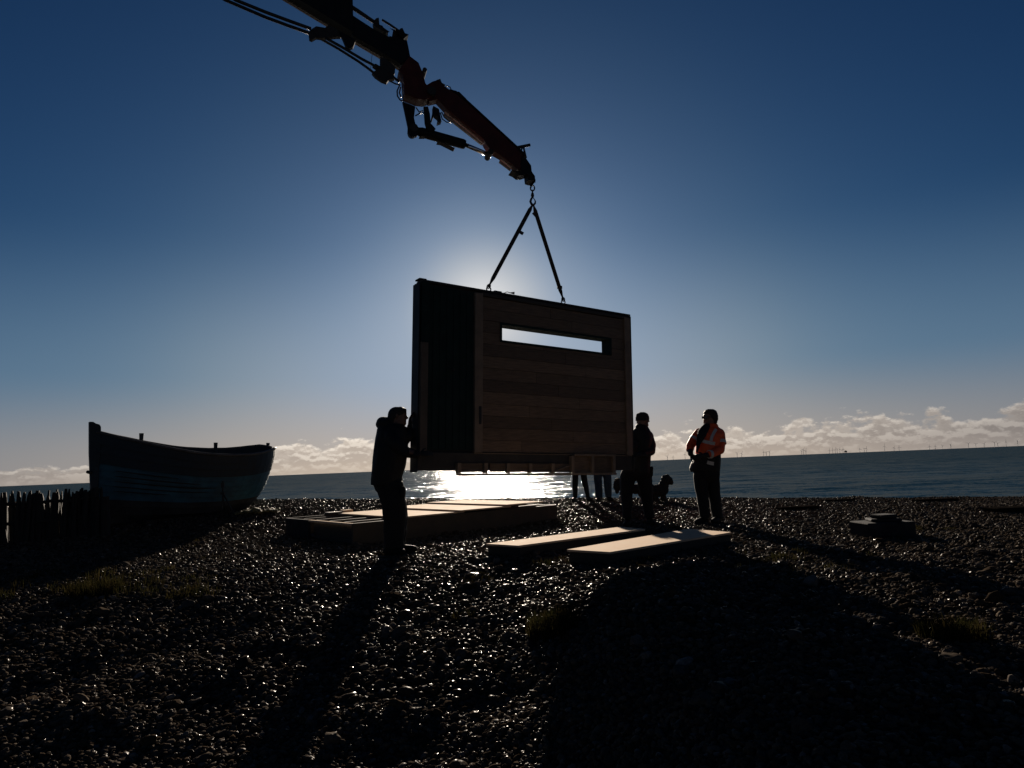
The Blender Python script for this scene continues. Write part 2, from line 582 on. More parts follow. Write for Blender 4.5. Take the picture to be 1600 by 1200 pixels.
# ------------------------------------------------------------------ sea
SEA_Z = -2.4
def sea_mat():
    m = bpy.data.materials.new('sea_water')
    m.use_nodes = True
    T = NT(m.node_tree)
    g = T.n('ShaderNodeNewGeometry')
    def sl(scale, sx, amp, detail=2.0):
        mp = T.n('ShaderNodeMapping')
        mp.inputs['Scale'].default_value = (sx, 1.0, 1.0)
        T.l(g.outputs['Position'], mp.inputs[0])
        c = T.noise(mp.outputs[0], scale, detail, 0.6, out=1)
        c = T.vmath('SUBTRACT', c, (0.5, 0.5, 0.5))
        return T.vmath('MULTIPLY', c, (amp, amp, 0.0))
    s = T.vmath('ADD', sl(2.6, 0.8, 1.35, 3.0), sl(0.42, 0.45, 1.5))
    s = T.vmath('ADD', s, sl(0.055, 0.25, 0.5))
    n = T.vmath('NORMALIZE', T.vmath('ADD', s, (0.0, 0.0, 1.0)))
    sepn = T.n('ShaderNodeSeparateXYZ')
    T.l(g.outputs['Position'], sepn.inputs[0])
    shoal = T.mapr(sepn.outputs[1], 260.0, 60.0)           # paler broken water over the shallows
    streak = T.n('ShaderNodeMapping')
    streak.inputs['Scale'].default_value = (0.10, 0.35, 1.0)
    T.l(g.outputs['Position'], streak.inputs[0])
    foam = T.mapr(T.noise(streak.outputs[0], 0.6, 5.0, 0.65), 0.42, 0.72)
    col = T.mix(T.math('MULTIPLY', shoal, T.math('ADD', T.math('MULTIPLY', foam, 0.75), 0.25)), (0.005, 0.020, 0.028), (0.018, 0.043, 0.068))
    dif = T.n('ShaderNodeBsdfDiffuse')
    T.l(col, dif.inputs['Color'])
    gl = T.n('ShaderNodeBsdfGlossy')
    gl.inputs['Roughness'].default_value = 0.13
    gl.inputs['Color'].default_value = (0.9, 0.95, 1.0, 1)
    T.l(n, gl.inputs['Normal'])
    mx = T.n('ShaderNodeMixShader')
    mx.inputs[0].default_value = 0.115
    T.l(dif.outputs[0], mx.inputs[1])
    T.l(gl.outputs[0], mx.inputs[2])
    b = mx
    o = T.n('ShaderNodeOutputMaterial')
    T.l(b.outputs[0], o.inputs[0])
    return m
sme = bpy.data.meshes.new('sea')
sme.from_pydata([(-60000, 19, SEA_Z), (60000, 19, SEA_Z), (60000, 70000, SEA_Z), (-60000, 70000, SEA_Z)], [], [(0, 1, 2, 3)])
sea = link('sea', sme, sea_mat())
tag(sea, kind='structure')

# ------------------------------------------------------------------ loose pebbles
def pebble_mat():
    m = bpy.data.materials.new('flint_pebbles')
    m.use_nodes = True
    T = NT(m.node_tree)
    oi = T.n('ShaderNodeObjectInfo')
    c = T.ramp(oi.outputs['Random'], [(0.0, (0.040, 0.032, 0.025)), (0.35, (0.080, 0.061, 0.045)), (0.62, (0.100, 0.088, 0.076)),
                                      (0.90, (0.125, 0.102, 0.080)), (0.985, (0.17, 0.155, 0.14)), (1.0, (0.24, 0.22, 0.20))], 'LINEAR')
    tcn = T.n('ShaderNodeTexCoord')
    n = T.noise(tcn.outputs['Object'], 2.2, 4.0, 0.6)
    c = T.mix(T.mapr(n, 0.3, 0.75), c, T.mix(1.0, c, (0.55, 0.5, 0.45), 'MULTIPLY'))
    b = T.n('ShaderNodeBsdfPrincipled')
    T.l(c, b.inputs['Base Color'])
    r = T.math('FRACT', T.math('MULTIPLY', oi.outputs['Random'], 37.7))
    T.l(T.mapr(r, 0.0, 1.0, 0.16, 0.42, smooth=False), b.inputs['Roughness'])
    r2 = T.math('FRACT', T.math('MULTIPLY', oi.outputs['Random'], 91.3))
    T.l(T.mapr(r2, 0.45, 1.0, 0.0, 0.0065, smooth=False), b.inputs['Specular IOR Level'])
    o = T.n('ShaderNodeOutputMaterial')
    T.l(b.outputs[0], o.inputs[0])
    return m

def pebbles(name, pts, scl, rot, mat, subdiv=3):
    me = bpy.data.meshes.new(name)
    me.vertices.add(len(pts))
    me.vertices.foreach_set('co', pts.astype(np.float32).ravel())
    for nm, arr in (('scl', scl), ('rot', rot)):
        at = me.attributes.new(nm, 'FLOAT_VECTOR', 'POINT')
        at.data.foreach_set('vector', arr.astype(np.float32).ravel())
    o = link(name, me, mat)
    ng = bpy.data.node_groups.new('scatter', 'GeometryNodeTree')
    ng.interface.new_socket('Geometry', in_out='INPUT', socket_type='NodeSocketGeometry')
    ng.interface.new_socket('Geometry', in_out='OUTPUT', socket_type='NodeSocketGeometry')
    N, L = ng.nodes, ng.links
    gi, go = N.new('NodeGroupInput'), N.new('NodeGroupOutput')
    join = N.new('GeometryNodeGeometryToInstance')
    for k in range(5):
        ico = N.new('GeometryNodeMeshIcoSphere')
        ico.inputs['Subdivisions'].default_value = subdiv
        nz = N.new('ShaderNodeTexNoise')
        nz.noise_dimensions = '4D'
        nz.inputs['W'].default_value = 3.1 * k + 0.7
        nz.inputs['Scale'].default_value = 0.85
        nz.inputs['Detail'].default_value = 1.5
        sub = N.new('ShaderNodeVectorMath')
        sub.operation = 'SUBTRACT'
        sub.inputs[1].default_value = (0.5, 0.5, 0.5)
        L.new(nz.outputs['Color'], sub.inputs[0])
        sc_ = N.new('ShaderNodeVectorMath')
        sc_.operation = 'SCALE'
        sc_.inputs['Scale'].default_value = 1.5
        L.new(sub.outputs[0], sc_.inputs[0])
        sp_ = N.new('GeometryNodeSetPosition')
        L.new(ico.outputs['Mesh'], sp_.inputs['Geometry'])
        L.new(sc_.outputs[0], sp_.inputs['Offset'])
        ss = N.new('GeometryNodeSetShadeSmooth')
        L.new(sp_.outputs[0], ss.inputs['Geometry'])
        sm = N.new('GeometryNodeSetMaterial')
        sm.inputs['Material'].default_value = mat
        L.new(ss.outputs[0], sm.inputs['Geometry'])
        L.new(sm.outputs[0], join.inputs[0])
    iop = N.new('GeometryNodeInstanceOnPoints')
    iop.inputs['Pick Instance'].default_value = True
    rv = N.new('FunctionNodeRandomValue')
    rv.data_type = 'INT'
    rv.inputs[4].default_value = 0
    rv.inputs[5].default_value = 4
    L.new(rv.outputs[2], iop.inputs['Instance Index'])
    L.new(gi.outputs[0], iop.inputs['Points'])
    L.new(join.outputs[0], iop.inputs['Instance'])
    for nm, sk in (('scl', 'Scale'), ('rot', 'Rotation')):
        na = N.new('GeometryNodeInputNamedAttribute')
        na.data_type = 'FLOAT_VECTOR'
        na.inputs['Name'].default_value = nm
        L.new(na.outputs[0], iop.inputs[sk])
    L.new(iop.outputs[0], go.inputs[0])
    md = o.modifiers.new('scatter', 'NODES')
    md.node_group = ng
    return o

def scatter(n, y0, y1, s0, s1, wide=0.80, pad=1.0):
    # uniform over the wedge of ground in front of the camera
    u = RNG.uniform(0, 1, n)
    y = np.sqrt(y0 ** 2 + u * (y1 ** 2 - y0 ** 2))
    x = RNG.uniform(-1, 1, n) * (wide * y + pad)
    s = s0 + (s1 - s0) * RNG.beta(1.6, 3.2, n)
    sc = np.stack([s * RNG.uniform(0.8, 1.35, n), s * RNG.uniform(0.75, 1.1, n), s * RNG.uniform(0.45, 0.8, n)], -1)
    rt = np.stack([RNG.normal(0, 0.35, n), RNG.normal(0, 0.35, n), RNG.uniform(0, 6.28, n)], -1)
    z = gz(x, y) + sc[:, 2] * RNG.uniform(-0.1, 0.75, n)
    return np.stack([x, y, z], -1), sc, rt

_parts = [scatter(42000, 2.0, 4.4, 0.005, 0.029), scatter(52000, 4.2, 8.2, 0.008, 0.036), scatter(115000, 8.0, 17.0, 0.009, 0.034), scatter(650, 2.0, 12.0, 0.035, 0.062)]
_pts, _scl, _rot = (np.concatenate([p[i] for p in _parts]) for i in range(3))
peb = pebbles('pebbles', _pts, _scl, _rot, pebble_mat())
tag(peb, kind='stuff')

# ------------------------------------------------------------------ hanging wall panel
PBL, PTL, PBR = P(652, 738, 8.4), P(653.5, 439.5, 8.4), P(986, 737, 10.4)
PU = (PBR - PBL).normalized()
PW_ = (PBR - PBL).length
PV = (PTL - PBL)
PV = (PV - PU * PV.dot(PU)).normalized()
PN = PU.cross(PV).normalized()               # towards the camera
PH_ = (PTL - PBL).length

def uv(px, py, w=0.0):
    d = ray(px, py)
    o = PBL + PN * w
    t = (o - CAM).dot(PN) / d.dot(PN)
    q = CAM + d * t - PBL
    return q.dot(PU), q.dot(PV)

def pl(u, v, w=0.0):
    return PBL + PU * u + PV * v + PN * w

def slab(mb, u0, u1, v0, v1, w0, w1, tone=None):
    a = [pl(u0, v0, w1), pl(u1, v0, w1), pl(u1, v1, w1), pl(u0, v1, w1)]
    b = [pl(u0, v0, w0), pl(u1, v0, w0), pl(u1, v1, w0), pl(u0, v1, w0)]
    return mb.hexa(a, b, tone)

ux = lambda px: uv(px, 600)[0]
vy = lambda px, py: uv(px, py)[1]
TH = 0.175                                    # thickness of the panel
PT = vy(860, 474)                             # top of the wall
U_L, U_P0, U_P1, U_D1, U_C0, U_C1, U_R = 0.0, ux(652), ux(666), ux(740), ux(752.5), ux(976), ux(984.5)
V_S = vy(860, 708)                            # top of the skirting
panel = thing('wall_panel', 'timber boarded wall panel with slot window and dark door hanging from the crane', 'wall panel', tuple(pl(PW_ / 2, 0, -TH / 2)))

# carcass behind the cladding, with the window opening left free
wu0, wv1 = uv(784, 507.5)
wu1, _ = uv(953, 551)
wv0 = uv(784, 531.5)[1]
mb = MB()
slab(mb, 0.002, wu0 - 0.02, 0.02, PT + 0.003, -TH, -0.03)
slab(mb, wu1 + 0.02, U_R - 0.002, 0.02, PT + 0.003, -TH, -0.03)
slab(mb, wu0 - 0.02, wu1 + 0.02, 0.02, wv0 - 0.02, -TH, -0.03)
slab(mb, wu0 - 0.02, wu1 + 0.02, wv1 + 0.02, PT + 0.003, -TH, -0.03)
mb.build('carcass', MAT['membrane_and_shade'], panel)
# horizontal boards
mb = MB()
nb = 13
bt = [1.10, 0.95, 0.70, 1.15, 1.1, 0.62, 0.95, 1.10, 0.66, 0.9, 0.72, 0.80, 0.88]
hb = (PT - 0.06 - V_S) / nb
for i in range(nb):
    v0, v1 = V_S + i * hb, V_S + (i + 1) * hb - 0.004
    joint = U_C0 + (U_C1 - U_C0) * (0.25 + 0.5 * ((i * 37) % 10) / 10)
    segs = [(U_C0 + 0.004, joint - 0.002, bt[i]), (joint + 0.002, U_C1 - 0.004, bt[i] * (1.08 if i % 3 else 0.85))]
    for a, b, t in segs:
        cuts = []
        if v1 <= wv0 - 0.03 or v0 >= wv1 + 0.03:
            cuts = [(a, b, v0, v1)]
        else:
            if a < wu0 - 0.03:
                cuts.append((a, min(b, wu0 - 0.03), v0, v1))
            if b > wu1 + 0.03:
                cuts.append((max(a, wu1 + 0.03), b, v0, v1))
            m0, m1 = max(a, wu0 - 0.03), min(b, wu1 + 0.03)
            if m1 > m0:
                if v0 < wv0 - 0.03:
                    cuts.append((m0, m1, v0, wv0 - 0.03))
                if v1 > wv1 + 0.03:
                    cuts.append((m0, m1, wv1 + 0.03, v1))
        for a2, b2, c2, d2 in cuts:
            slab(mb, a2, b2, c2, d2, -0.028, 0.0 + 0.002 * ((i * 7) % 3), (t, t * 0.97, t * 0.93))
mb.build('cladding', MAT['wood'], panel)
# posts and rails
def part(name, mat, *bx, bevel=0.004, parent=None):
    m_ = MB()
    for b in bx:
        slab(m_, *b)
    return m_.build(name, MAT[mat], parent or panel, bevel=bevel)
part('post', 'stud', (U_D1, U_C0, V_S - 0.01, PT - 0.03, -0.06, 0.035))
part('post', 'stud', (U_C1, U_R, V_S - 0.01, PT - 0.03, -0.06, 0.03))
part('post', 'oldpost', (0.004, U_P1, 0.20, vy(659, 535), -0.06, 0.05))
part('post', 'dark', (0.012, U_P1 + 0.02, vy(659, 535) + 0.004, PT + 0.0, -0.06, 0.03))
part('edge_board', 'bluetape', (-0.014, -0.001, 0.0, PT - 0.01, -TH - 0.01, 0.012))
part('edge_board', 'membrane_and_shade', (U_R + 0.002, U_R + 0.035, 0.0, PT, -TH - 0.01, 0.02))
part('top_rail', 'skirt', (U_C0 - 0.02, U_R - 0.004, PT - 0.055, PT - 0.006, -0.027, 0.02))
cap = part('top_plate', 'membrane_and_shade', (0.03, U_R + 0.034, PT + 0.004, PT + 0.035, -TH, 0.01))
# dark door
mb = MB()
slab(mb, U_P1 + 0.003, U_D1 - 0.003, V_S + 0.02, PT - 0.03, -0.028, -0.005)
for k in range(1, 7):
    u = U_P1 + (U_D1 - U_P1) * k / 7
    slab(mb, u - 0.012, u + 0.012, V_S + 0.03, PT - 0.04, -0.004, 0.004)
door = mb.build('door', MAT['dark'], panel)
hu, hv = uv(706, 578)
mb = MB()
mb.ball(pl(hu, hv, 0.028), 0.022)
mb.tube([pl(hu, hv, 0.0), pl(hu, hv, 0.03)], 0.01)
mb.build('door_knob', MAT['steel'], door, smooth=True)
lu, lv0 = uv(748, 663)
lv1 = uv(748, 635)[1]
part('latch_slot', 'rubber', (lu - 0.018, lu + 0.018, lv0, lv1, 0.036, 0.041), bevel=0)
# window lining
mb = MB()
slab(mb, wu0 - 0.028, wu0, wv0 - 0.028, wv1 + 0.028, -TH - 0.01, 0.012)
slab(mb, wu1, wu1 + 0.028, wv0 - 0.028, wv1 + 0.028, -TH - 0.01, 0.012)
slab(mb, wu0, wu1, wv0 - 0.028, wv0, -TH - 0.01, 0.012)
slab(mb, wu0, wu1, wv1, wv1 + 0.028, -TH - 0.01, 0.012)
mb.build('window_frame', MAT['dark'], panel)
# skirting
part('skirting', 'skirt', (0.001, U_R, 0.02, V_S - 0.012, -0.028, 0.012))
part('drip_rail', 'stud', (U_D1, U_R - 0.01, V_S - 0.024, V_S - 0.011, 0.013, 0.024))
# joist frame under the far side of the panel
jw0, jw1 = 0.013, 0.075
ju0, ju1 = uv(712, 735)[0], uv(958, 735)[0]
jb = uv(712, 743.5)[1]
jt0, jt = uv(800, 724)[1], uv(925, 713)[1]
mb = MB()
slab(mb, ju0, ju1, jb, jb + 0.030, jw0, jw1)
jl = [713.5, 755, 790, 824.5, 859.5, 890.5, 921.5, 955]
for i, px in enumerate(jl):
    u = uv(px, 735)[0]
    slab(mb, u - 0.025, u + 0.025, jb + 0.031, jt0 if i < 5 else jt, jw0, jw1)
slab(mb, uv(893, 735)[0], ju1, jt + 0.001, jt + 0.03, jw0, jw1)
mb.build('joist_frame', MAT['stud'], panel)
mb = MB()
for i in range(7):
    a, b = uv(jl[i], 735)[0] + 0.026, uv(jl[i + 1], 735)[0] - 0.026
    if i == 1:
        a += 0.06
    bot = 0.0 if i < 5 else jb + 0.031
    mb.hexa([pl(a, bot, jw0 + 0.02), pl(b, bot, jw0 + 0.02), pl(b, (jt0 if i < 5 else jt) - 0.002, jw0 + 0.02), pl(a, (jt0 if i < 5 else jt) - 0.002, jw0 + 0.02)],
            [pl(a, bot, jw0 + 0.002), pl(b, bot, jw0 + 0.002), pl(b, (jt0 if i < 5 else jt) - 0.002, jw0 + 0.002), pl(a, (jt0 if i < 5 else jt) - 0.002, jw0 + 0.002)],
            0.6 + 0.12 * (i % 3))
mb.build('backing_board', MAT['wood'], panel)
mb = MB()
a0, a1 = uv(865, 730)[0], uv(888, 730)[0]
mb.hexa([pl(a0, 0.02, 0.06), pl(a0 + 0.05, 0.02, 0.06), pl(a1, jt0 - 0.03, 0.06), pl(a1 - 0.05, jt0 - 0.03, 0.06)],
        [pl(a0, 0.02, 0.036), pl(a0 + 0.05, 0.02, 0.036), pl(a1, jt0 - 0.03, 0.036), pl(a1 - 0.05, jt0 - 0.03, 0.036)])
mb.build('brace', MAT['stud'], panel)
# bits on the top edge
mb = MB()
tu = lambda px: uv(px, 470)[0]
slab(mb, 0.0, 0.10, PT + 0.036, PT + 0.055, -0.15, -0.02)
slab(mb, tu(752), tu(755), PT + 0.036, PT + 0.05, -0.10, -0.05)
slab(mb, tu(672), tu(674), PT + 0.036, PT + 0.048, -0.10, -0.05)
slab(mb, tu(775), tu(786), PT + 0.036, PT + 0.062, -0.12, -0.03)
slab(mb, tu(788), tu(791), PT + 0.036, PT + 0.055, -0.10, -0.05)
slab(mb, tu(868), tu(880), PT + 0.036, PT + 0.047, -0.12, -0.03)
slab(mb, tu(896), tu(898), PT + 0.036, PT + 0.052, -0.10, -0.05)
slab(mb, tu(960), tu(962), PT + 0.036, PT + 0.050, -0.10, -0.05)
mb.build('packer', MAT['membrane_and_shade'], panel)
AL, AR = pl(tu(769), PT + 0.036, -0.09), pl(tu(886), PT + 0.036, -0.09)
# lifting eyes screwed in the top
for A in (AL, AR):
    mb = MB()
    c = A + PV * 0.045
    mb.tube([c + (PU * math.cos(t) + PV * math.sin(t)) * 0.034 for t in np.linspace(0, 2 * math.pi, 15)], 0.009, 8, cap=False)
    mb.box(A + PV * 0.006, PU * 0.05, PN * 0.03, PV * 0.006)
    mb.build('lifting_eye', MAT['steel'], panel, smooth=False)
mb = MB()
s0 = pl(tu(789), PT + 0.04, -0.06)
s1 = P(797, 457.5, s0.y)
s2 = P(804, 458, s0.y)
mb.tube([s0, s0.lerp(s1, 0.6) + PV * 0.02, s1, s2], [0.005, 0.005, 0.006, 0.02], 8)
mb.build('loose_strap_end', MAT['sling'], panel)

# ------------------------------------------------------------------ loader crane
TIPY = 9.05
T0 = P(832, 285, TIPY)
BH = Vector((-6.3, -1.9, 0)).normalized()     # horizontal heading of the boom from its tip to its post
CN = Vector((BH.y, -BH.x, 0))                 # normal of the boom's plane
if CN.y > 0:
    CN = -CN

def Q(px, py, w=0.0):
    d = ray(px, py)
    o = T0 + CN * w
    t = (o - CAM).dot(CN) / d.dot(CN)
    return CAM + d * t

crane = thing('loader_crane', 'dark loader crane boom with red knuckle and jib reaching over the hanging panel', 'crane', (-9.4, 6.2, float(gz(-9.4, 6.2))))
def to_px(p):
    d = p - CAM
    k = F / d.dot(FWD)
    return 800 + d.dot(RT) * k, 600 - d.dot(UP) * k
def plate(name, mat, pts, w0, w1, parent=None, bevel=0.004):
    # steel box: near face at w1, far face at w0; where the far face would show past the near one, the near outline is drawn in
    n = len(pts)
    area = sum(pts[i][0] * pts[(i + 1) % n][1] - pts[(i + 1) % n][0] * pts[i][1] for i in range(n))
    sg = 1 if area > 0 else -1
    out = []
    for i in range(n):
        p, q, r = pts[i - 1], pts[i], pts[(i + 1) % n]
        a = Q(q[0], q[1], w1)
        f = to_px(a + CN * (w0 - w1))
        dx, dy = f[0] - q[0], f[1] - q[1]
        e1_, e2_ = (q[0] - p[0], q[1] - p[1]), (r[0] - q[0], r[1] - q[1])
        l1, l2 = math.hypot(*e1_) + 1e-6, math.hypot(*e2_) + 1e-6
        nx = sg * (e1_[1] / l1 + e2_[1] / l2)
        ny = -sg * (e1_[0] / l1 + e2_[0] / l2)
        if nx * dx + ny * dy > 0 and w1 - w0 > 0.065:
            a = Q(q[0] - dx, q[1] - dy, w1)
        out.append(a)
    m_ = MB()
    m_.prism(out, CN * (w0 - w1))
    return m_.build(name, MAT[mat], parent or crane, bevel=bevel)
def plates(name, mat, lst, parent=None, bevel=0.004):
    for pts, w0, w1 in lst:
        o = plate(name, mat, pts, w0, w1, parent, bevel)
    return o
def bar(mb, pts, r, w=0.0, n=8):
    mb.tube([Q(x, y, w) for x, y in pts], r, n)
# outer boom section runs far out of the frame to the post
ob = plate('outer_boom', 'navy', [(551, 64.5), (444, 0), (-256, -423), (-200, -480), (551, -14)], -0.12, 0.08)
plate('bottom_flange', 'flange', [(551, 65.2), (444, 0.7), (-256, -422), (-256, -423.5), (444, -0.6), (551, 63.8)], -0.12, -0.10, ob, bevel=0)
ib = plate('inner_boom', 'navy', [(549, 22), (557, 27.5), (584, 45), (606, 57), (612, 57), (620, 54), (628, 61), (636, 63), (638, 72), (641, 88), (640, 100), (624, 109), (590, 88), (549, 64)], -0.09, 0.05)
plate('bottom_flange', 'flange', [(549, 63.4), (590, 87.4), (624, 108.4), (624, 109.8), (590, 88.8), (549, 64.8)], -0.09, -0.07, ib, bevel=0)
plates('boom_bracket', 'navy', [([(528, 46), (556, 62), (552, 73), (546, 75.5), (540, 71), (535, 59)], -0.01, 0.05)])
plates('hose_block', 'steel', [([(583, 33), (588, 28), (592, 27), (593, 38), (598, 40), (603, 51), (606, 57), (596, 55), (583, 46)], -0.08, 0.02)])
plates('top_lug', 'navy', [([(620, 50), (626, 44), (629, 43.5), (633, 52), (631, 60), (636, 65), (620, 62), (612, 58)], -0.08, 0.08)])
mb = MB()
bar(mb, [(597, 31), (610, 39), (623, 48)], 0.016)
bar(mb, [(540, 6), (562, 20), (586, 36)], 0.022, -0.05)
bar(mb, [(540, 2), (560, 15), (586, 33)], 0.008, 0.06)
mb.build('top_pipe', MAT['steel'], crane, smooth=True)
# knuckle
kn = plates('knuckle', 'red', [([(623, 109), (640, 87), (654, 97.5), (660, 112), (665, 130), (672, 138), (672, 163), (660, 167), (649, 166), (629, 158), (627, 130)], -0.10, 0.10)])
mb = MB()
mb.tube([Q(661.5, 117) - CN * 0.13, Q(661.5, 117) + CN * 0.13], 0.03, 12)
mb.build('pivot_pin', MAT['steel'], crane)
mb = MB()
mb.tube([Q(672, 150) - CN * 0.14, Q(672, 150) + CN * 0.14], 0.06, 16)
mb.build('pivot_pin', MAT['steel'], crane)
plates('knuckle_arm', 'navy', [([(629, 158), (649, 166), (647, 184), (650, 196), (655, 199), (652, 212), (643, 214.5), (637, 207), (637.5, 198)], -0.10, -0.05),
                               ([(629, 158), (649, 166), (647, 184), (650, 196), (655, 199), (652, 212), (643, 214.5), (637, 207), (637.5, 198)], 0.05, 0.10)])
# jib
jib = plate('jib', 'red', [(666, 133), (676, 127), (686, 124), (690, 128), (694, 134), (713, 147), (730, 160.5), (806, 230), (820, 246), (822, 262), (818, 272), (804, 271), (798, 264.5), (779, 249.5), (762, 240), (756, 232), (752, 224), (723, 200), (694, 177), (681, 163), (668, 166)], -0.08, 0.06)
plate('bottom_flange', 'flange', [(694, 176.2), (723, 199), (752.5, 223.2), (753, 226.2), (722, 202), (693, 179)], -0.08, -0.05, jib, bevel=0)
plate('bottom_flange', 'flange', [(781, 250.5), (798, 263.6), (798, 266.6), (780, 253)], -0.08, -0.05, jib, bevel=0)
plate('top_track', 'navy', [(702, 139), (716, 147.5), (730, 158.8), (806, 228.5), (821, 245), (818, 248), (802, 233), (728, 165), (710, 150)], -0.07, 0.07, jib)
plate('end_plate', 'steel', [(682, 125), (688, 123), (692, 133), (693, 141), (686, 137)], -0.075, 0.066, jib, bevel=0)
tipp = plates('jib_head', 'navy', [([(815, 243), (822, 247), (830, 258.5), (831, 268), (836, 275), (836.5, 284), (831, 288.5), (826, 290), (820, 288), (819, 279), (813, 281), (806, 281), (801, 277), (799, 266), (814, 268)], -0.09, 0.075)])
mb = MB()
bar(mb, [(808, 230.5), (828, 226.5)], 0.022, 0.0)
bar(mb, [(816, 231), (812, 239)], 0.012)
bar(mb, [(818, 230), (822, 247)], 0.014)
bar(mb, [(795, 218), (801, 222), (808, 231)], 0.006)
mb.build('handle', MAT['steel'], crane)
# jib cylinder
mb = MB()
a, b = Q(652, 205), Q(727, 226)
d = (b - a).normalized()
mb.tube([a, a + d * 0.06, b - d * 0.03, b], [0.05, 0.066, 0.066, 0.056], 16)
cyl = mb.build('cylinder_barrel', MAT['navy'], crane, smooth=False, bevel=0)
mb = MB()
mb.tube([Q(726, 226), Q(768, 243.5)], 0.030, 14)
mb.build('cylinder_rod', MAT['chrome'], cyl, smooth=True)
mb = MB()
mb.tube([Q(764, 242) - CN * 0.1, Q(764, 242) + CN * 0.1], 0.04, 12)
mb.build('cylinder_pin', MAT['steel'], cyl)
mb = MB()
mb.tube([Q(645, 205) - CN * 0.11, Q(645, 205) + CN * 0.11], 0.055, 14)
mb.build('cylinder_pin', MAT['steel'], cyl)
plates('cylinder_fitting', 'steel', [([(683, 221), (690, 222), (710, 232), (709, 236), (703, 234), (690, 226)], -0.05, 0.05),
                                     ([(655, 213), (664, 213), (664, 216.5), (657, 216)], -0.04, 0.04)], cyl)
plates('link_arm', 'navy', [([(662, 166), (669, 166), (672, 178), (673, 192), (681, 201), (676, 205), (668, 205), (664, 192)], -0.09, -0.05),
                            ([(662, 166), (669, 166), (672, 178), (673, 192), (681, 201), (676, 205), (668, 205), (664, 192)], 0.04, 0.08),
                            ([(677, 165), (686, 170), (688, 180), (690, 190), (687, 195), (682, 197), (683, 189), (677, 184), (674, 192), (672, 192), (675, 178)], -0.05, 0.05)])
# hoses
for hp_, hr_, hw_ in (
        ([(320, -20), (352, 0), (415, 27), (450, 40), (484, 52)], 0.022, -0.1),
        ([(335, -20), (368, 0), (415, 19), (450, 32), (486, 45)], 0.022, 0.06),
        ([(500, 60), (530, 77), (560, 96), (574, 106), (583, 113), (592, 120)], 0.018, -0.1),
        ([(508, 59), (535, 74), (565, 92), (582, 101), (592, 106)], 0.019, 0.05),
        ([(600, 118), (608, 126), (618, 131), (626, 133)], 0.010, -0.08),
        ([(604, 112), (614, 120), (624, 128)], 0.018, -0.05),
        ([(624, 134), (620.5, 142), (621, 150), (625, 156), (629, 158)], 0.010, -0.12),
        ([(626, 136), (624, 145), (627, 152)], 0.010, -0.16),
        ([(650, 168), (655, 175), (661, 173)], 0.009, -0.05),
        ([(649, 181), (656, 177), (664, 176)], 0.009, 0.05),
        ([(688, 176), (691, 186), (698, 191), (705, 191), (707, 187), (700, 181)], 0.008, -0.08),
        ([(690, 175), (694, 183), (700, 188), (705, 190)], 0.008, -0.02),
        ([(696, 137), (698, 134), (703, 136), (706, 142)], 0.008, 0.0),
        ([(712, 145), (717, 144), (722, 149), (728, 155), (729, 160)], 0.009, 0.0),
        ([(706, 141), (712, 144), (720, 152)], 0.012, -0.06),
):
    mb = MB()
    bar(mb, hp_, hr_, hw_)
    mb.build('hydraulic_hose', MAT['rubber'], crane, smooth=True)
plates('hose_clamp', 'steel', [([(482, 50), (487, 45), (494, 40.5), (508, 43), (514, 38), (536, 51), (532, 57), (527, 57), (514, 58), (503, 59), (494, 58), (487, 62), (483, 60)], -0.03, 0.03),
                               ([(582, 102), (587, 99), (594, 103), (594, 88), (604, 92), (618, 104), (617, 114), (614, 119), (617, 123), (608, 124), (604, 129), (596, 126), (586, 119), (581, 113), (590, 108)], -0.03, 0.03)])
mb = MB()
bar(mb, [(581.5, 85), (580, 98), (579, 108)], 0.003, 0)
mb.build('cord', MAT['rubber'], crane)
# post and lift boom, outside the picture, carry it to the ground
gp = crane.location
kneep = Q(-228, -451)
mb = MB()
mb.tube([gp + Vector((0, 0, -0.1)), gp + Vector((0, 0, 2.6))], [0.32, 0.24], 16)
mb.box(gp + Vector((0, 0, 0.06)), (0.9, 0, 0), (0, 0.9, 0), (0, 0, 0.06))
mb.build('post', MAT['navy'], crane)
mb = MB()
d = (kneep - (gp + Vector((0, 0, 2.5)))).normalized()
s_ = CN * 0.17
u_ = d.cross(CN).normalized() * 0.24
a = gp + Vector((0, 0, 2.5))
mb.hexa([a - s_ - u_, a + s_ - u_, a + s_ + u_, a - s_ + u_], [kneep - s_ - u_, kneep + s_ - u_, kneep + s_ + u_, kneep - s_ + u_])
mb.build('lift_boom', MAT['navy'], crane, bevel=0.01)

# ------------------------------------------------------------------ hook, slings
hk = thing('crane_hook', 'steel swivel hook on short chain links under the jib tip', 'hook', tuple(Q(832, 291)))
def ringpts(c, a, b, n=16, e0=0.0, e1=2 * math.pi):
    return [c + a * math.cos(t) + b * math.sin(t) for t in np.linspace(e0, e1, n)]
ix = (P(840, 300, TIPY) - P(830, 300, TIPY)) / 10.0      # one pixel to the right at this distance
iz = (P(832, 290, TIPY) - P(832, 300, TIPY)) / 10.0
cp = lambda px, py: P(px, py, T0.y)
fy = Vector((0, 0.01, 0))
mb = MB()
mb.tube(ringpts(cp(832, 294), ix * 3.2, iz * 4.2), 0.010, 8, cap=False)
mb.tube(ringpts(cp(832, 301), Vector((0, 0.02, 0)), iz * 3.6), 0.010, 8, cap=False)
mb.build('chain_link', MAT['steel'], hk, smooth=True)
mb = MB()
mb.caps((cp(832, 303), 0.020), (cp(832, 306), 0.024), (cp(832, 308), 0.016))
mb.build('swivel', MAT['steel'], hk, smooth=True)
mb = MB()
pts = [cp(832, 308), cp(830, 311), cp(828.8, 315), cp(830.5, 319), cp(833.5, 320.2), cp(836, 318), cp(836.5, 314.5), cp(835, 311.5)]
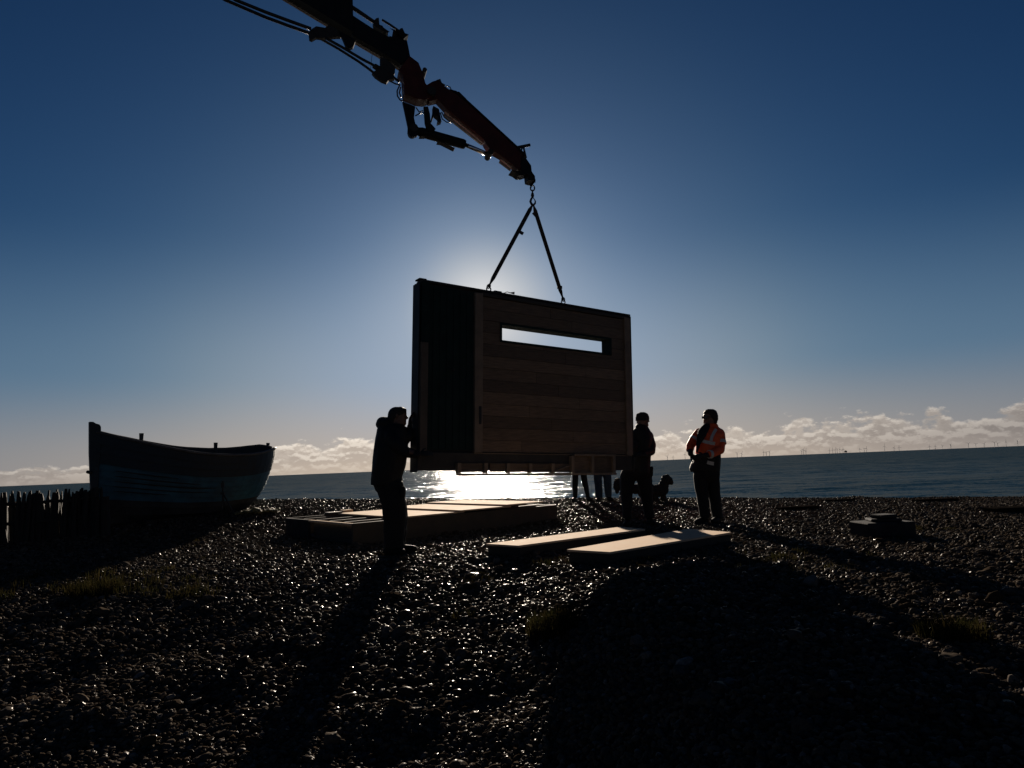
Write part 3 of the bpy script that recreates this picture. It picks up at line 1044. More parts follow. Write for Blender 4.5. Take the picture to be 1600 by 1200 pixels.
mb.tube(pts, [0.013, 0.015, 0.017, 0.018, 0.017, 0.014, 0.010, 0.006], 10)
mb.tube([cp(833, 308.5), cp(835.5, 312.5)], 0.006, 6)
mb.build('hook', MAT['steel'], hk, smooth=True)
SH = cp(832.8, 318.5)
def strap(A, lab, tags):
    root = thing('lifting_sling', lab, 'sling', tuple(A), 'lifting slings')
    top = SH + Vector((0, 0, 0))
    end = A + PV * 0.085
    d = (end - top).normalized()
    wv = d.cross(Vector((0, 1, 0))).normalized()
    wy = d.cross(wv).normalized()
    m_ = MB()
    rings = []
    L_ = (end - top).length
    for t in (0, 0.03, 0.07, 0.5, 0.9, 0.96, 1.0):
        wd = 0.028 if 0.05 < t < 0.93 else 0.014
        rings.append((top + d * L_ * t, wv * wd, wy * 0.008))
    m_.loft(rings, e=4, n=12)
    m_.build('webbing', MAT['sling'], root)
    m_ = MB()
    c = A + PV * 0.085
    m_.tube(ringpts(c, wv * 0.022, d * 0.03), 0.008, 8, cap=False)
    m_.build('shackle', MAT['steel'], root, smooth=True)
    for tx, ty, dx, dy in tags:
        m_ = MB()
        c = P(tx, ty, top.y + (end.y - top.y) * (ty - 318) / 150.0)
        a_ = (ix * dx + iz * dy)
        m_.box(c, a_, a_.cross(Vector((0, 1, 0))).normalized() * 0.022, Vector((0, 0.004, 0)))
        m_.build('sling_tag', MAT['sling'], root)
    return root
strap(AL, 'black webbing lifting sling running down left from the hook', [(814.3, 363.5, 3.2, -2.0)])
strap(AR, 'black webbing lifting sling running down right from the hook', [(837, 336.5, 4.0, -4.5), (874.5, 449, 4.2, 0.2)])

# ------------------------------------------------------------------ beached boat
def rayz(px, py, z):
    d = ray(px, py)
    return CAM + d * ((z - CAM.z) / d.z)

BS = P(146, 800, 12.5)
BE = P(427, 701, 14.7)
ba = Vector((BE.x - BS.x, BE.y - BS.y, 0))
BL_ = ba.length
ba.normalize()
bn = Vector((ba.y, -ba.x, 0))                 # towards the near side
if bn.y > 0:
    bn = -bn
ZK = float(gz(BS.x + ba.x * 1.6, BS.y + ba.y * 1.6)) - 0.05
SHEER = [(139, 689), (159, 689.5), (188, 694.5), (217, 699.5), (246, 704), (275, 707.5), (300, 710), (324, 711.5), (350, 712.6), (372, 712.6), (391, 711.5), (408, 708.5), (418, 706), (424, 703.5), (428.4, 700.5)]
SHEER = [(139, 674), (159, 677.5), (188, 685), (217, 691), (246, 697.5), (275, 703), (300, 707.5), (324, 710.5), (362, 712.4), (391, 711.2), (408, 708.6), (417, 706), (424, 703.5), (428.4, 701)]
def beam(s):
    if s < 0.62:
        return 0.045 + 0.70 * math.sin(min(1, s / 0.62) * math.pi / 2) ** 0.85
    q = (s - 0.62) / 0.38
    return 0.745 * math.sqrt(max(0.0, 1 - q ** 2.6))
def to_px(p):
    d = p - CAM
    k = F / d.dot(FWD)
    return 800 + d.dot(RT) * k, 600 - d.dot(UP) * k
HEEL = math.tan(math.radians(7.2))
def sheer_z(s):
    p = BS + ba * BL_ * s + bn * beam(s)
    px = to_px(Vector((p.x, p.y, 1.3)))[0]
    ys_ = np.interp(px, [a for a, b in SHEER], [b for a, b in SHEER])
    d = ray(px, ys_)
    return 1.0 + d.z * (p.y / d.y)
TL = [0, 0.16, 0.29, 0.43, 0.68, 0.86, 1.0]
TLv = [0.80, 0.865, 0.908, 0.942, 0.976, 0.995, 1.0]
SS = list(np.linspace(0, 0.62, 16)) + [0.67, 0.72, 0.77, 0.82, 0.86, 0.90, 0.93, 0.955, 0.975, 0.99, 0.998]
def hullpt(s, t, side, off=0.0):
    b = beam(s)
    zn = sheer_z(s)
    full = min(1.0, 0.15 + s * 1.8)
    w = b * (t ** (0.42 + 0.5 * (1 - full)) if t > 0 else 0.02)
    w = max(0.02, w + off)
    zz = ZK + (zn + b * HEEL - ZK) * t        # centre-line height, the near side is heeled down
    p = BS + ba * BL_ * s * float(np.interp(t, TL, TLv)) + bn * (w * side)
    p.z = zz - side * w * HEEL
    return p
boat = thing('rowing_boat', 'old blue clinker-built wooden boat beached on the shingle beside the stake fence', 'boat', tuple(BS + ba * BL_ * 0.45 + Vector((0, 0, ZK - BS.z))))
def strakes(name, mat, lv):
    mb = MB()
    for side in (1, -1):
        for t0, t1 in zip(lv, lv[1:]):
            for sa, sb in zip(SS, SS[1:]):
                lap = 0.034
                q = [hullpt(sa, t0, side, lap), hullpt(sb, t0, side, lap), hullpt(sb, t1, side), hullpt(sa, t1, side)]
                r = [hullpt(sa, t0, side, lap - 0.046), hullpt(sb, t0, side, lap - 0.046), hullpt(sb, t1, side, -0.026), hullpt(sa, t1, side, -0.026)]
                mb.add(q + r, [(0, 1, 2, 3), (7, 6, 5, 4), (0, 4, 5, 1), (3, 2, 6, 7)])
    return mb.build(name, MAT[mat], boat)
strakes('bottom', 'hullpale', [0.0, 0.10, 0.20, 0.28])
strakes('hull', 'hull', [0.28, 0.36, 0.44, 0.52, 0.60, 0.67])
strakes('top_strake', 'hulldark', [0.67, 0.78, 0.88, 1.0])
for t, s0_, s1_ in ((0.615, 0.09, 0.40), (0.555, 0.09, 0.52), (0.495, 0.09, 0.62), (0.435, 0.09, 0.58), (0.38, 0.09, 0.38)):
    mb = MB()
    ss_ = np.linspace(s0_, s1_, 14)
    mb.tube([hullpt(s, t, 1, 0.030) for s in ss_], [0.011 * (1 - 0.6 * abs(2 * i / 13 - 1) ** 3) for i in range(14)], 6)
    mb.build('plank_seam', MAT['membrane_and_shade'], boat)
for side in (1, -1):
    mb = MB()
    mb.tube([hullpt(s, 1.0, side, 0.008) + Vector((0, 0, 0.012)) for s in SS], 0.026, 8)
    mb.build('gunwale', MAT['gunwale'], boat, smooth=True)
mb = MB()
mb.add([hullpt(s, 0.52, sd, -0.04) for s in SS for sd in (1, -1)], [(2 * i, 2 * i + 1, 2 * i + 3, 2 * i + 2) for i in range(len(SS) - 1)])
mb.build('floor_boards', MAT['boatin'], boat)
for s in (0.35, 0.62):
    mb = MB()
    a, b = hullpt(s, 0.80, 1, -0.03), hullpt(s, 0.80, -1, -0.03)
    mb.box((a + b) / 2, (b - a) / 2, ba * 0.11, (0, 0, 0.016))
    mb.build('thwart', MAT['boatin'], boat)
mb = MB()
pts = [(139.7, 658.7), (146, 659), (150, 661.5), (156, 663.2), (158, 667), (158.5, 690), (155, 730), (153, 770), (152, 812), (143, 812), (141.6, 758), (139.7, 708)]
mb.prism([P(x, y, 12.46) for x, y in pts], bn * -0.10)
mb.build('stem_post', MAT['hulldark'], boat, bevel=0.008)
mb = MB()
mb.caps((P(141, 738.5, 12.45), 0.030), (P(137.2, 737.5, 12.45), 0.030))
mb.build('rudder_fitting', MAT['steel'], boat, smooth=True)
def thole(px, y0, y1, dep, wpx):
    mb = MB()
    a, b = P(px - 0.4, y1 + 6, dep), P(px + 0.4, y0, dep)
    w = wpx * dep / F / 2
    mb.tube([a, a.lerp(b, 0.75), b], [w * 1.05, w, w * 1.12], 10)
    mb.build('thole_post', MAT['hulldark'], boat)
thole(220.7, 677, 700, 13.2, 6.2)
thole(336.7, 691.6, 708, 14.3, 5.6)
thole(418.4, 692, 699, 14.9, 5.0)
mb = MB()
for s in (0.25, 0.60):
    p = BS + ba * BL_ * s
    mb.box((p.x, p.y, ZK - 0.02), ba * 0.08, bn * 0.55, (0, 0, 0.045))
mb.build('chock', MAT['grey'], boat)

# ------------------------------------------------------------------ stake fence
fa, fb = P(-70, 800, 11.2), P(157, 800, 12.0)
fence = thing('stake_fence', 'rough fence of uneven weathered stakes in front of the boat at the left edge', 'fence', (fa.x * 0.5 + fb.x * 0.5, fa.y * 0.5 + fb.y * 0.5, float(gz((fa.x + fb.x) / 2, (fa.y + fb.y) / 2))))
rf = random.Random(3)
NS = 94
for i in range(NS):
    t = (i + rf.uniform(-0.14, 0.14)) / (NS - 1)
    p = fa.lerp(fb, t)
    p.y += rf.uniform(-0.03, 0.03) + (0.06 if i % 2 else -0.03)
    p.z = float(gz(p.x, p.y)) - 0.06
    px, _ = to_px(p)
    ytop = np.interp(px, [-70, 0, 60, 157], [772, 770, 769, 764]) + rf.uniform(-3.5, 6.5)
    q = P(px, ytop, p.y)
    h = q.z - p.z
    lean = Vector((rf.uniform(-0.09, 0.09), rf.uniform(-0.05, 0.05), 0)) * (1 if rf.random() < 0.7 else 1.7)
    w = rf.uniform(0.018, 0.034) if i % 2 else rf.uniform(0.026, 0.042)
    mb = MB()
    tip = p + lean * h + Vector((0, 0, h))
    mb.tube([p, p.lerp(tip, 0.5), p.lerp(tip, 0.90), tip], [w, w * rf.uniform(0.85, 1.1), w * 0.85, w * rf.uniform(0.25, 0.8)], 6)
    mb.build('stake', MAT['grey'], fence)
for hz_ in (0.62, 0.30):
    mb = MB()
    pts = []
    for t in np.linspace(0, 1, 24):
        p = fa.lerp(fb, t)
        pts.append((p.x, p.y - 0.045, float(gz(p.x, p.y)) + hz_ + rf.uniform(-0.015, 0.015)))
    mb.tube(pts, 0.028, 6)
    mb.build('rail', MAT['grey'], fence)
p = G(166, 838)
mb = MB()
mb.tube([p - Vector((0, 0, 0.1)), P(164, 776, p.y)], [0.075, 0.065], 9)
mb.build('end_post', MAT['grey'], fence)

# ------------------------------------------------------------------ tripod in front of the boat
tp = G(349, 809)
tpd = tp.y
trip = thing('tripod', 'small dark tripod with an instrument head standing in front of the boat', 'tripod', tuple(tp))
apex = P(348.5, 771, tpd)
for px, py, dy in ((346, 808, 0.0), (369, 812, 0.0), (352, 803, 0.25)):
    f = P(px, py, tpd + dy)
    f.z = float(gz(f.x, f.y))
    mb = MB()
    mb.tube([f, apex.lerp(f, 0.5), apex], [0.010, 0.013, 0.015], 8)
    mb.build('leg', MAT['steel'], trip, smooth=True)
mb = MB()
mb.tube([apex - Vector((0, 0, 0.08)), P(348, 762, tpd)], [0.016, 0.016], 8)
mb.box(apex, (0.035, 0, 0), (0, 0.035, 0), (0, 0, 0.02))
mb.build('centre_column', MAT['steel'], trip)
mb = MB()
c = P(348, 758, tpd)
mb.box(c, (0.028, 0.01, 0), (-0.01, 0.035, 0), (0, 0, 0.045))
mb.tube([c + Vector((0, 0, 0.04)), c + Vector((0, 0, 0.075))], [0.018, 0.02], 10)
mb.build('instrument_head', MAT['rubber'], trip, bevel=0.004)

# ------------------------------------------------------------------ heap of netting by the boat's right end
hc = G(400, 803)
mb = MB()
for k in range(26):
    t = rf.uniform(-1, 1)
    mb.ball(hc + Vector((t * 0.40, rf.uniform(-0.18, 0.22), 0.02 + 0.09 * (1 - t * t) * rf.random())), rf.uniform(0.05, 0.10), rf.uniform(0.05, 0.10), rf.uniform(0.03, 0.055), 10, 6)
heap = mb.fused('net_heap', MAT['net'], None, tuple(hc), voxel=0.014, smooth=1, wrinkle=0.022, wscale=55)
tag(heap, 'low rumpled yellowish heap on the shingle beside the boat', 'heap')

# ------------------------------------------------------------------ floor cassette with loose sheets
CZ = 0.30
cF, cR, cL = rayz(551, 818, CZ), rayz(870, 788.5, CZ), rayz(437, 810, CZ)
e1 = (cR - cF).normalized()
e2 = (cL - cF)
e2 = (e2 - e1 * e2.dot(e1)).normalized()
C1, C2 = (cR - cF).length, (cL - cF).dot(e2)
zz = Vector((0, 0, 1))
cass = thing('floor_cassette', 'long open timber floor frame lying on the shingle behind the left worker', 'floor frame', (cF.x, cF.y, 0))
def cbox(mb, a0, a1, b0, b1, z0, z1, tone=None):
    c = lambda a, b, z: Vector((cF.x, cF.y, 0)) + e1 * a + e2 * b + zz * z
    return mb.hexa([c(a0, b0, z0), c(a1, b0, z0), c(a1, b1, z0), c(a0, b1, z0)], [c(a0, b0, z1), c(a1, b0, z1), c(a1, b1, z1), c(a0, b1, z1)], tone)
def cpart(name, mat, *a, parent=None, bevel=0.003):
    m_ = MB()
    cbox(m_, *a)
    return m_.build(name, MAT[mat], parent or cass, bevel=bevel)
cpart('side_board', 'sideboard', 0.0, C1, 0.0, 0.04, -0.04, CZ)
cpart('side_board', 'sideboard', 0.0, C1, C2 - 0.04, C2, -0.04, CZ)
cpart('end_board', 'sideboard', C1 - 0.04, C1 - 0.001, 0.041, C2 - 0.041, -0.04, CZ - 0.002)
cpart('end_board', 'slab', 0.001, 0.04, C2 * 0.62, C2 - 0.041, -0.04, CZ - 0.002)
cpart('end_rail', 'ply', 0.001, 0.05, 0.041, C2 * 0.62 - 0.002, CZ - 0.03, CZ - 0.002)
cpart('bay_shade_board', 'membrane_and_shade', 0.08, 0.10, 0.041, C2 * 0.61, 0.0, CZ - 0.032)  # black sheet added as the shade inside the open end
cpart('base_board', 'membrane_and_shade', 0.05, C1 - 0.05, 0.045, C2 - 0.045, 0.0, 0.06)  # black colour carries the shade down inside the frame
for k in range(1, 5):
    b = C2 * k / 5
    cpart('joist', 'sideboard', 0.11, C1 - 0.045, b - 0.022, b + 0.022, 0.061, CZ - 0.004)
def on_top(px, py, z):
    q = rayz(px, py, z) - cF
    return q.dot(e1), q.dot(e2)
a_a1 = on_top(716, 798, CZ + 0.03)[0]
a_b1 = on_top(785, 790, CZ + 0.05)[0]
a_c1 = on_top(850, 784, CZ + 0.07)[0]
a_a0 = on_top(552, 803, CZ + 0.03)[0]
shs = [('plywood sheet on the floor frame right behind the left worker, lowest of three', max(0.55, a_a0), a_a1, 0.05, C2 - 0.25, 0.004, 0.026),
       ('plywood sheet in the middle of three laid along the floor frame', a_a1 - 0.12, a_b1, -0.015, C2 - 0.08, 0.030, 0.052),
       ('plywood sheet farthest right of three laid along the floor frame', a_b1 - 0.10, a_c1, -0.02, C2 - 0.02, 0.056, 0.078)]
for lb, a0, a1, b0, b1, z0, z1 in shs:
    mb = MB()
    cbox(mb, a0, a1, b0, b1, CZ + z0, CZ + z1)
    o = mb.build('plywood_sheet', MAT['ply'], None, tuple(cF + e1 * (a0 + a1) / 2 + e2 * (b0 + b1) / 2), bevel=0.003)
    tag(o, lb, 'plywood sheet', 'sheets on the floor frame')
def offcut(name, px, py, la, lb_, h, lab, mat):
    a, b = on_top(px, py, CZ)
    mb = MB()
    cbox(mb, a - la, a + la, b - lb_, b + lb_, CZ + 0.0, CZ + h)
    o = mb.build(name, MAT[mat], None, tuple(cF + e1 * a + e2 * b), bevel=0.004)
    tag(o, lab, 'offcut', 'timber offcuts')
offcut('timber_offcut', 521, 804.5, 0.12, 0.10, 0.05, 'dark timber block on the left part of the floor frame', 'sideboard')
offcut('timber_offcut', 541, 802, 0.09, 0.08, 0.06, 'small pale offcut between dark block and plywood sheet', 'ply')

# ------------------------------------------------------------------ two loose panels in front
def loose_panel(px4, z, lab):
    q = [rayz(x, y, z) for x, y in px4]
    c = sum(q, Vector()) / 4
    root = thing('floor_panel', lab, 'panel', (c.x, c.y, 0), 'loose panels on the shingle')
    dn = Vector((0, 0, -1))
    mb = MB()
    mb.hexa([p + dn * 0.022 for p in q], q)
    mb.build('plywood_top', MAT['ply'], root, bevel=0.002)
    ins = [p.lerp(c, 0.02) for p in q]
    mb = MB()
    mb.hexa([p + dn * (z + 0.05) for p in ins], [p + dn * 0.024 for p in ins])
    mb.build('frame', MAT['membrane_and_shade'], root, bevel=0.003)
loose_panel([(759, 849.5), (810, 852.5), (1008, 826.5), (969.5, 823)], 0.12, 'pale topped floor panel on the shingle, the farther and narrower of two')
loose_panel([(885.5, 858.5), (953, 862.5), (1143, 831.5), (1076, 826)], 0.12, 'pale topped floor panel on the shingle crossed by shadows, nearer of two')

# ------------------------------------------------------------------ slabs and sleepers half sunk in the shingle
def block(name, px, py, hx, hy, hz_, yaw, lab, cat, mat, z0=None, grp=None, dx=0, tilt=0.0):
    p = G(px, py)
    if z0 is not None:
        p = Vector((p.x + dx, p.y, z0))
    cx = Vector((math.cos(yaw), math.sin(yaw), tilt))
    cy = Vector((-math.sin(yaw), math.cos(yaw), 0))
    mb = MB()
    n = 7
    c = p + zz * (hz_ * 0.55 if z0 is None else hz_)
    mb.box(c, cx * hx, cy * hy, zz * hz_)
    o = mb.build(name, MAT[mat], None, tuple(p), bevel=0.012)
    return tag(o, lab, cat, grp)
sp0 = G(1380, 838)
block('stone_block', 1380, 838, 0.29, 0.20, 0.115, 0.06, 'big grey block under a pile of slabs right of the hi-vis man', 'block', 'slab')
zt = sp0.z + 0.115 * 1.55
block('stone_slab', 1380, 838, 0.17, 0.13, 0.018, -0.2, 'thin grey slab in the middle of the pile at right', 'slab', 'slab', zt, 'slabs piled on the block', 0.02)
block('stone_slab', 1380, 838, 0.115, 0.10, 0.022, 0.25, 'small grey slab topmost of the pile at right', 'slab', 'slab', zt + 0.037, 'slabs piled on the block', 0.03)
for px, py, hx, hy, hz_, yaw, lab in (
        (1246, 796, 0.34, 0.13, 0.035, 0.05, 'flat dark sleeper on the shingle just right of the hi-vis man'),
        (1307, 783.5, 0.34, 0.10, 0.028, -0.04, 'thin dark sleeper near the sea between hi-vis man and slab pile'),
        (1461, 783, 0.42, 0.10, 0.030, 0.05, 'thin dark sleeper on the crest beyond the slab pile'),
        (1582, 800, 0.36, 0.16, 0.050, 0.08, 'thick dark sleeper at the right edge of the picture')):
    block('sleeper', px, py, hx, hy, hz_, yaw, lab, 'sleeper', 'slabdark', grp='sleepers lying on the shingle')

# ------------------------------------------------------------------ grass
def blades(mb, c, n, h, spread, rr_):
    for i in range(n):
        a, r = rr_.uniform(0, 6.283), spread * math.sqrt(rr_.random())
        x, y = c.x + r * math.cos(a), c.y + r * math.sin(a)
        b = Vector((x, y, float(gz(x, y)) - 0.01))
        hh = h * rr_.uniform(0.45, 1.1)
        la = rr_.uniform(0, 6.283)
        l = Vector((math.cos(la), math.sin(la), 0)) * hh * rr_.uniform(0.15, 0.75)
        w = Vector((-l.y, l.x, 0)).normalized() * rr_.uniform(0.0016, 0.0032)
        m_ = b + l * 0.35 + Vector((0, 0, hh * 0.65))
        t = b + l + Vector((0, 0, hh * 0.92))
        mb.add([b - w, b + w, m_ + w * 0.8, m_ - w * 0.8, t], [(0, 1, 2, 3), (3, 2, 4)])
rg = random.Random(21)
for px, py, n, h, s, lab in ((865, 985, 900, 0.17, 0.20, 'tuft of dry grass on the shingle below the nearer pale panel'),
                             (1488, 1000, 700, 0.14, 0.18, 'tuft of dry grass at the lower right'),
                             (148, 925, 900, 0.16, 0.26, 'tuft of dry grass at the left below the fence'),
                             (722, 966, 90, 0.07, 0.10, 'small sparse grass tuft in the middle foreground')):
    mb = MB()
    c = G(px, py)
    blades(mb, c, n, h, s, rg)
    o = mb.build('grass_tuft', MAT['grass'], None, tuple(c))
    tag(o, lab, 'grass tuft', 'grass tufts on the shingle')
mb = MB()
for px0, px1, py0, py1, cnt, h in ((-20, 330, 890, 938, 62, 0.085), (1130, 1360, 862, 892, 30, 0.07), (840, 1010, 866, 884, 16, 0.06), (60, 420, 845, 892, 16, 0.05), (1330, 1500, 825, 850, 10, 0.05), (650, 800, 890, 930, 8, 0.05)):
    for k in range(cnt):
        blades(mb, G(rg.uniform(px0, px1), rg.uniform(py0, py1)), rg.randint(15, 75), h * rg.uniform(0.4, 1.5), rg.uniform(0.06, 0.20), rg)
tag(mb.build('grass', MAT['grass'], None, (0, 0, 0)), kind='stuff')

# ------------------------------------------------------------------ wind farm on the horizon
TX = [1035, 1044, 1062.5, 1073, 1143, 1150, 1184, 1188, 1193, 1243, 1246, 1249.5, 1286, 1291, 1295, 1298, 1302, 1307, 1333, 1340, 1343, 1371.6, 1386, 1394, 1441, 1450, 1461, 1474, 1501.5, 1513, 1526, 1542, 1547, 1560, 1578, 1592, 1596]
THt = [9, 7, 12, 9, 10, 9, 10, 9, 10, 9, 12, 10, 8, 9, 9, 10, 9, 9, 8, 8, 9, 12, 8, 9, 8, 8, 8, 10, 11, 9, 9, 11, 9, 11, 13, 9, 9]
rt_ = random.Random(9)
TD = 9500.0
for px, h in zip(TX, THt):
    d = TD * rt_.uniform(0.92, 1.08)
    base = P(px, 600, d)
    base.z = SEA_Z - 1.0
    hub = h * 0.68 * d / F
    bl = h * 0.42 * d / F
    mb = MB()
    mb.tube([base, base + zz * hub], [2.7, 1.8], 8)
    hp = base + zz * hub
    mb.box(hp, (2.5, 0, 0), (0, 5, 0), (0, 0, 2.5))
    a0 = rt_.uniform(0, 2.1)
    ya = rt_.uniform(-0.7, 0.7)
    for k in range(3):
        t = a0 + k * 2.094
        v = Vector((math.sin(t) * math.cos(ya), math.sin(t) * math.sin(ya), math.cos(t)))
        mb.tube([hp + Vector((0, -6, 0)), hp + Vector((0, -6, 0)) + v * bl * 0.25, hp + Vector((0, -6, 0)) + v * bl], [1.1, 1.6, 0.5], 6)
    o = mb.build('wind_turbine', MAT['turbine'], None, tuple(base))
    tag(o, 'tiny distant wind turbine standing in the sea on the horizon', 'wind turbine', 'wind turbines on the horizon')
b = P(1311, 600, TD)
b.z = SEA_Z - 1
mb = MB()
for sx in (-1, 1):
    for sy in (-1, 1):
        mb.tube([b + Vector((sx * 9, sy * 9, 0)), b + Vector((sx * 9, sy * 9, 14))], 1.6, 6)
mb.box(b + zz * 22, (15, 0, 0), (0, 12, 0), (0, 0, 9))
mb.box(b + zz * 33, (6, 0, 0), (0, 6, 0), (0, 0, 3))
tag(mb.build('offshore_platform', MAT['steel'], None, tuple(b)), 'tiny dark offshore platform among the wind turbines on the horizon', 'platform')

# ------------------------------------------------------------------ people
def rows(D, lst, e=2.25):
    # (left px, right px, y px, half depth in m[, shift in depth])
    out = []
    for r in lst:
        xl, xr, y, hd = r[:4]
        do = r[4] if len(r) > 4 else 0.0
        a, b = P(xl, y, D + do), P(xr, y, D + do)
        out.append(((a + b) / 2, (b - a) / 2, Vector((0, hd, 0))))
    return out

def hand(mb, wrist, tipdir, back, curl=0.6, size=1.0, thumb=1):
    # palm, four unequal bent fingers and a thumb; 'back' points out of the back of the hand
    d = Vector(tipdir).normalized()
    b = Vector(back)
    b = (b - d * b.dot(d)).normalized()
    s = d.cross(b).normalized() * thumb
    w = Vector(wrist)
    L = 0.185 * size
    for k in (-1.1, -0.35, 0.4, 1.1):
        mb.caps((w, 0.022 * size), (w + d * L * 0.26 + s * 0.012 * k, 0.019 * size), (w + d * L * 0.48 + s * 0.021 * k * size, 0.0135 * size), n=8)
    for k, ln in ((1.5, 0.92), (0.5, 1.05), (-0.5, 1.0), (-1.5, 0.80)):
        p = w + d * L * 0.48 + s * 0.0155 * k * size
        ang = 0.0
        pts = [(p, 0.0105 * size)]
        for seg, r in ((0.26, 0.0098), (0.17, 0.009), (0.12, 0.008)):
            ang += curl
            q = pts[-1][0] + (d * math.cos(ang) - b * math.sin(ang)) * (L * seg * ln)
            pts.append((q, r * size))
        mb.caps(*pts, n=8)
    t0 = w + d * L * 0.16 + s * 0.022 * size
    t1 = t0 + (d * 0.55 + s * 0.75 - b * 0.25).normalized() * L * 0.24
    t2 = t1 + (d * 0.85 + s * 0.30 - b * 0.45).normalized() * L * 0.18
    mb.caps((t0, 0.014 * size), (t1, 0.011 * size), (t2, 0.009 * size), n=8)

def arm(mb, pts):
    mb.caps(*[(Vector(p), r) for p, r in pts], n=14)

def boot(mb, heel, toe, r=0.05, ank=None):
    heel, toe = Vector(heel), Vector(toe)
    d = (toe - heel)
    mid = heel + d * 0.55 + Vector((0, 0, 0.012))
    mb.caps((heel + Vector((0, 0, 0.045)), r * 0.95), (heel + d * 0.3 + Vector((0, 0, 0.045)), r), (mid + Vector((0, 0, 0.028)), r * 0.92), (heel + d * 0.86 + Vector((0, 0, 0.032)), r * 0.78), n=14)
    mb.caps((heel + Vector((0, 0, 0.02)), r * 0.75), (heel + d * 0.8 + Vector((0, 0, 0.012)), r * 0.72), n=12)
    if ank is not None:
        mb.caps((heel + d * 0.12 + Vector((0, 0, 0.06)), r * 0.95), (Vector(ank), r * 1.0), n=14)

def face(mb, hc, r, fwd, up=Vector((0, 0, 1))):
    # brow, eye sockets between brow and cheeks, nose, lips, chin and ears on a head of radius r
    f = Vector(fwd).normalized()
    s = f.cross(up).normalized()
    c = Vector(hc)
    mb.caps((c + f * r * 0.86 - s * r * 0.35 + up * r * 0.22, r * 0.15), (c + f * r * 0.90 + up * r * 0.22, r * 0.14), (c + f * r * 0.86 + s * r * 0.35 + up * r * 0.22, r * 0.15), n=10)
    mb.caps((c + f * r * 0.95 + up * r * 0.10, r * 0.09), (c + f * r * 1.16 - up * r * 0.22, r * 0.14), n=10)
    for k in (-1, 1):
        mb.ball(c + f * r * 0.80 + s * r * 0.30 * k - up * r * 0.22, r * 0.24)
        mb.ball(c + f * r * 0.83 + s * r * 0.32 * k + up * r * 0.04, r * 0.12)
        mb.ball(c - f * r * 0.05 + s * r * 0.86 * k - up * r * 0.02, r * 0.12, r * 0.20, r * 0.30)
    mb.caps((c + f * r * 0.88 - s * r * 0.18 - up * r * 0.52, r * 0.09), (c + f * r * 0.88 + s * r * 0.18 - up * r * 0.52, r * 0.09), n=8)
    mb.ball(c + f * r * 0.74 - up * r * 0.86, r * 0.30)

UPW = Vector((0, 0, 1))
# ---- left worker, holding the left edge of the panel
g1 = G(618, 866)
D1 = g1.y
s1 = D1 / F
man1 = thing('person', 'person in dark hooded jacket and trousers holding the left edge of the hanging panel', 'person', tuple(g1))
Ds = [0.02]
hc1 = P(621.3, 650, D1)
headr = [(615, 629, 637.5, 0.05), (609, 634.5, 641, 0.075), (607, 635.5, 646, 0.083), (607, 635, 652, 0.083), (608, 635, 658, 0.078), (611, 634, 663, 0.07), (613, 632, 667.5, 0.058), (609, 630, 674, 0.062), (600, 632, 682, 0.08)]
torso1 = [(594, 632, 662, 0.12), (589, 637, 671, 0.19), (586.5, 638.5, 684, 0.235), (585, 637, 700, 0.25), (583.5, 635, 716, 0.25), (582, 632, 732, 0.245), (581, 629, 746, 0.235), (580, 627.5, 758, 0.225)]
L1n = [(584, 629.5, 752, 0.12, -0.08), (588, 631.5, 764, 0.115, -0.09), (592, 632.5, 777, 0.108, -0.10), (596, 634, 792, 0.10, -0.11), (598.5, 635, 808, 0.09, -0.12), (599, 634, 824, 0.082, -0.12), (600, 632, 842, 0.074, -0.12), (601, 631, 857, 0.07, -0.12)]
L1f = [(586, 629, 752, 0.12, 0.09), (591, 632.5, 764, 0.115, 0.10), (594, 633.5, 777, 0.108, 0.11), (598, 635.5, 792, 0.10, 0.12), (601, 637.5, 812, 0.09, 0.13), (602, 636, 828, 0.08, 0.13), (604, 635, 845, 0.072, 0.13), (606, 635, 856, 0.07, 0.13)]
shrink = lambda rs, k: [(c, a * k, b * k) for c, a, b in rs]
h1n = P(655, 710, 8.16)                       # wrist of the near hand, flat on the panel
h1f = P(640, 666, 8.46)
mb = MB()
mb.loft(rows(D1, headr))
face(mb, hc1, 0.103, Vector((1, 0.12, -0.05)))
mb.loft(shrink(rows(D1, torso1), 0.8))
mb.loft(shrink(rows(D1, L1n), 0.72))
mb.loft(shrink(rows(D1, L1f), 0.72))
arm(mb, [(P(611, 684, D1 - 0.19), 0.045), (P(632, 703, D1 - 0.22), 0.036), (h1n, 0.024)])
arm(mb, [(P(622, 682, D1 + 0.17), 0.045), (P(633, 690, D1 + 0.30), 0.036), (h1f, 0.024)])
hand(mb, h1n, Vector((0.9, 0.35, 0.05)), Vector((0.2, -1, 0.3)), curl=0.40, size=0.9, thumb=-1)
hand(mb, h1f, Vector((0.05, 0.1, 1.0)), Vector((-1, -0.2, 0.0)), curl=0.40, size=0.9, thumb=-1)
mb.fused('body', MAT['skin'], man1, voxel=0.0065, smooth=3)
for w_, d_, b_ in ((h1n, Vector((0.9, 0.35, 0.05)), Vector((0.2, -1, 0.3))), (h1f, Vector((0.05, 0.1, 1.0)), Vector((-1, -0.2, 0.0)))):
    mb = MB()
    mb.caps((w_ - d_.normalized() * 0.04, 0.036), (w_, 0.032), n=10)
    hand(mb, w_, d_, b_, curl=0.40, size=1.12, thumb=-1)
    mb.fused('glove', MAT['glove'], man1, voxel=0.006, smooth=1)
mb = MB()
mb.loft(rows(D1, torso1))
mb.ball(P(600, 661.5, D1), 0.092, 0.13, 0.085)
mb.ball(P(606, 660, D1), 0.07, 0.11, 0.07)
mb.caps((P(602, 661, D1 - 0.1), 0.05), (P(594, 664, D1), 0.055), (P(602, 661, D1 + 0.1), 0.05), n=12)
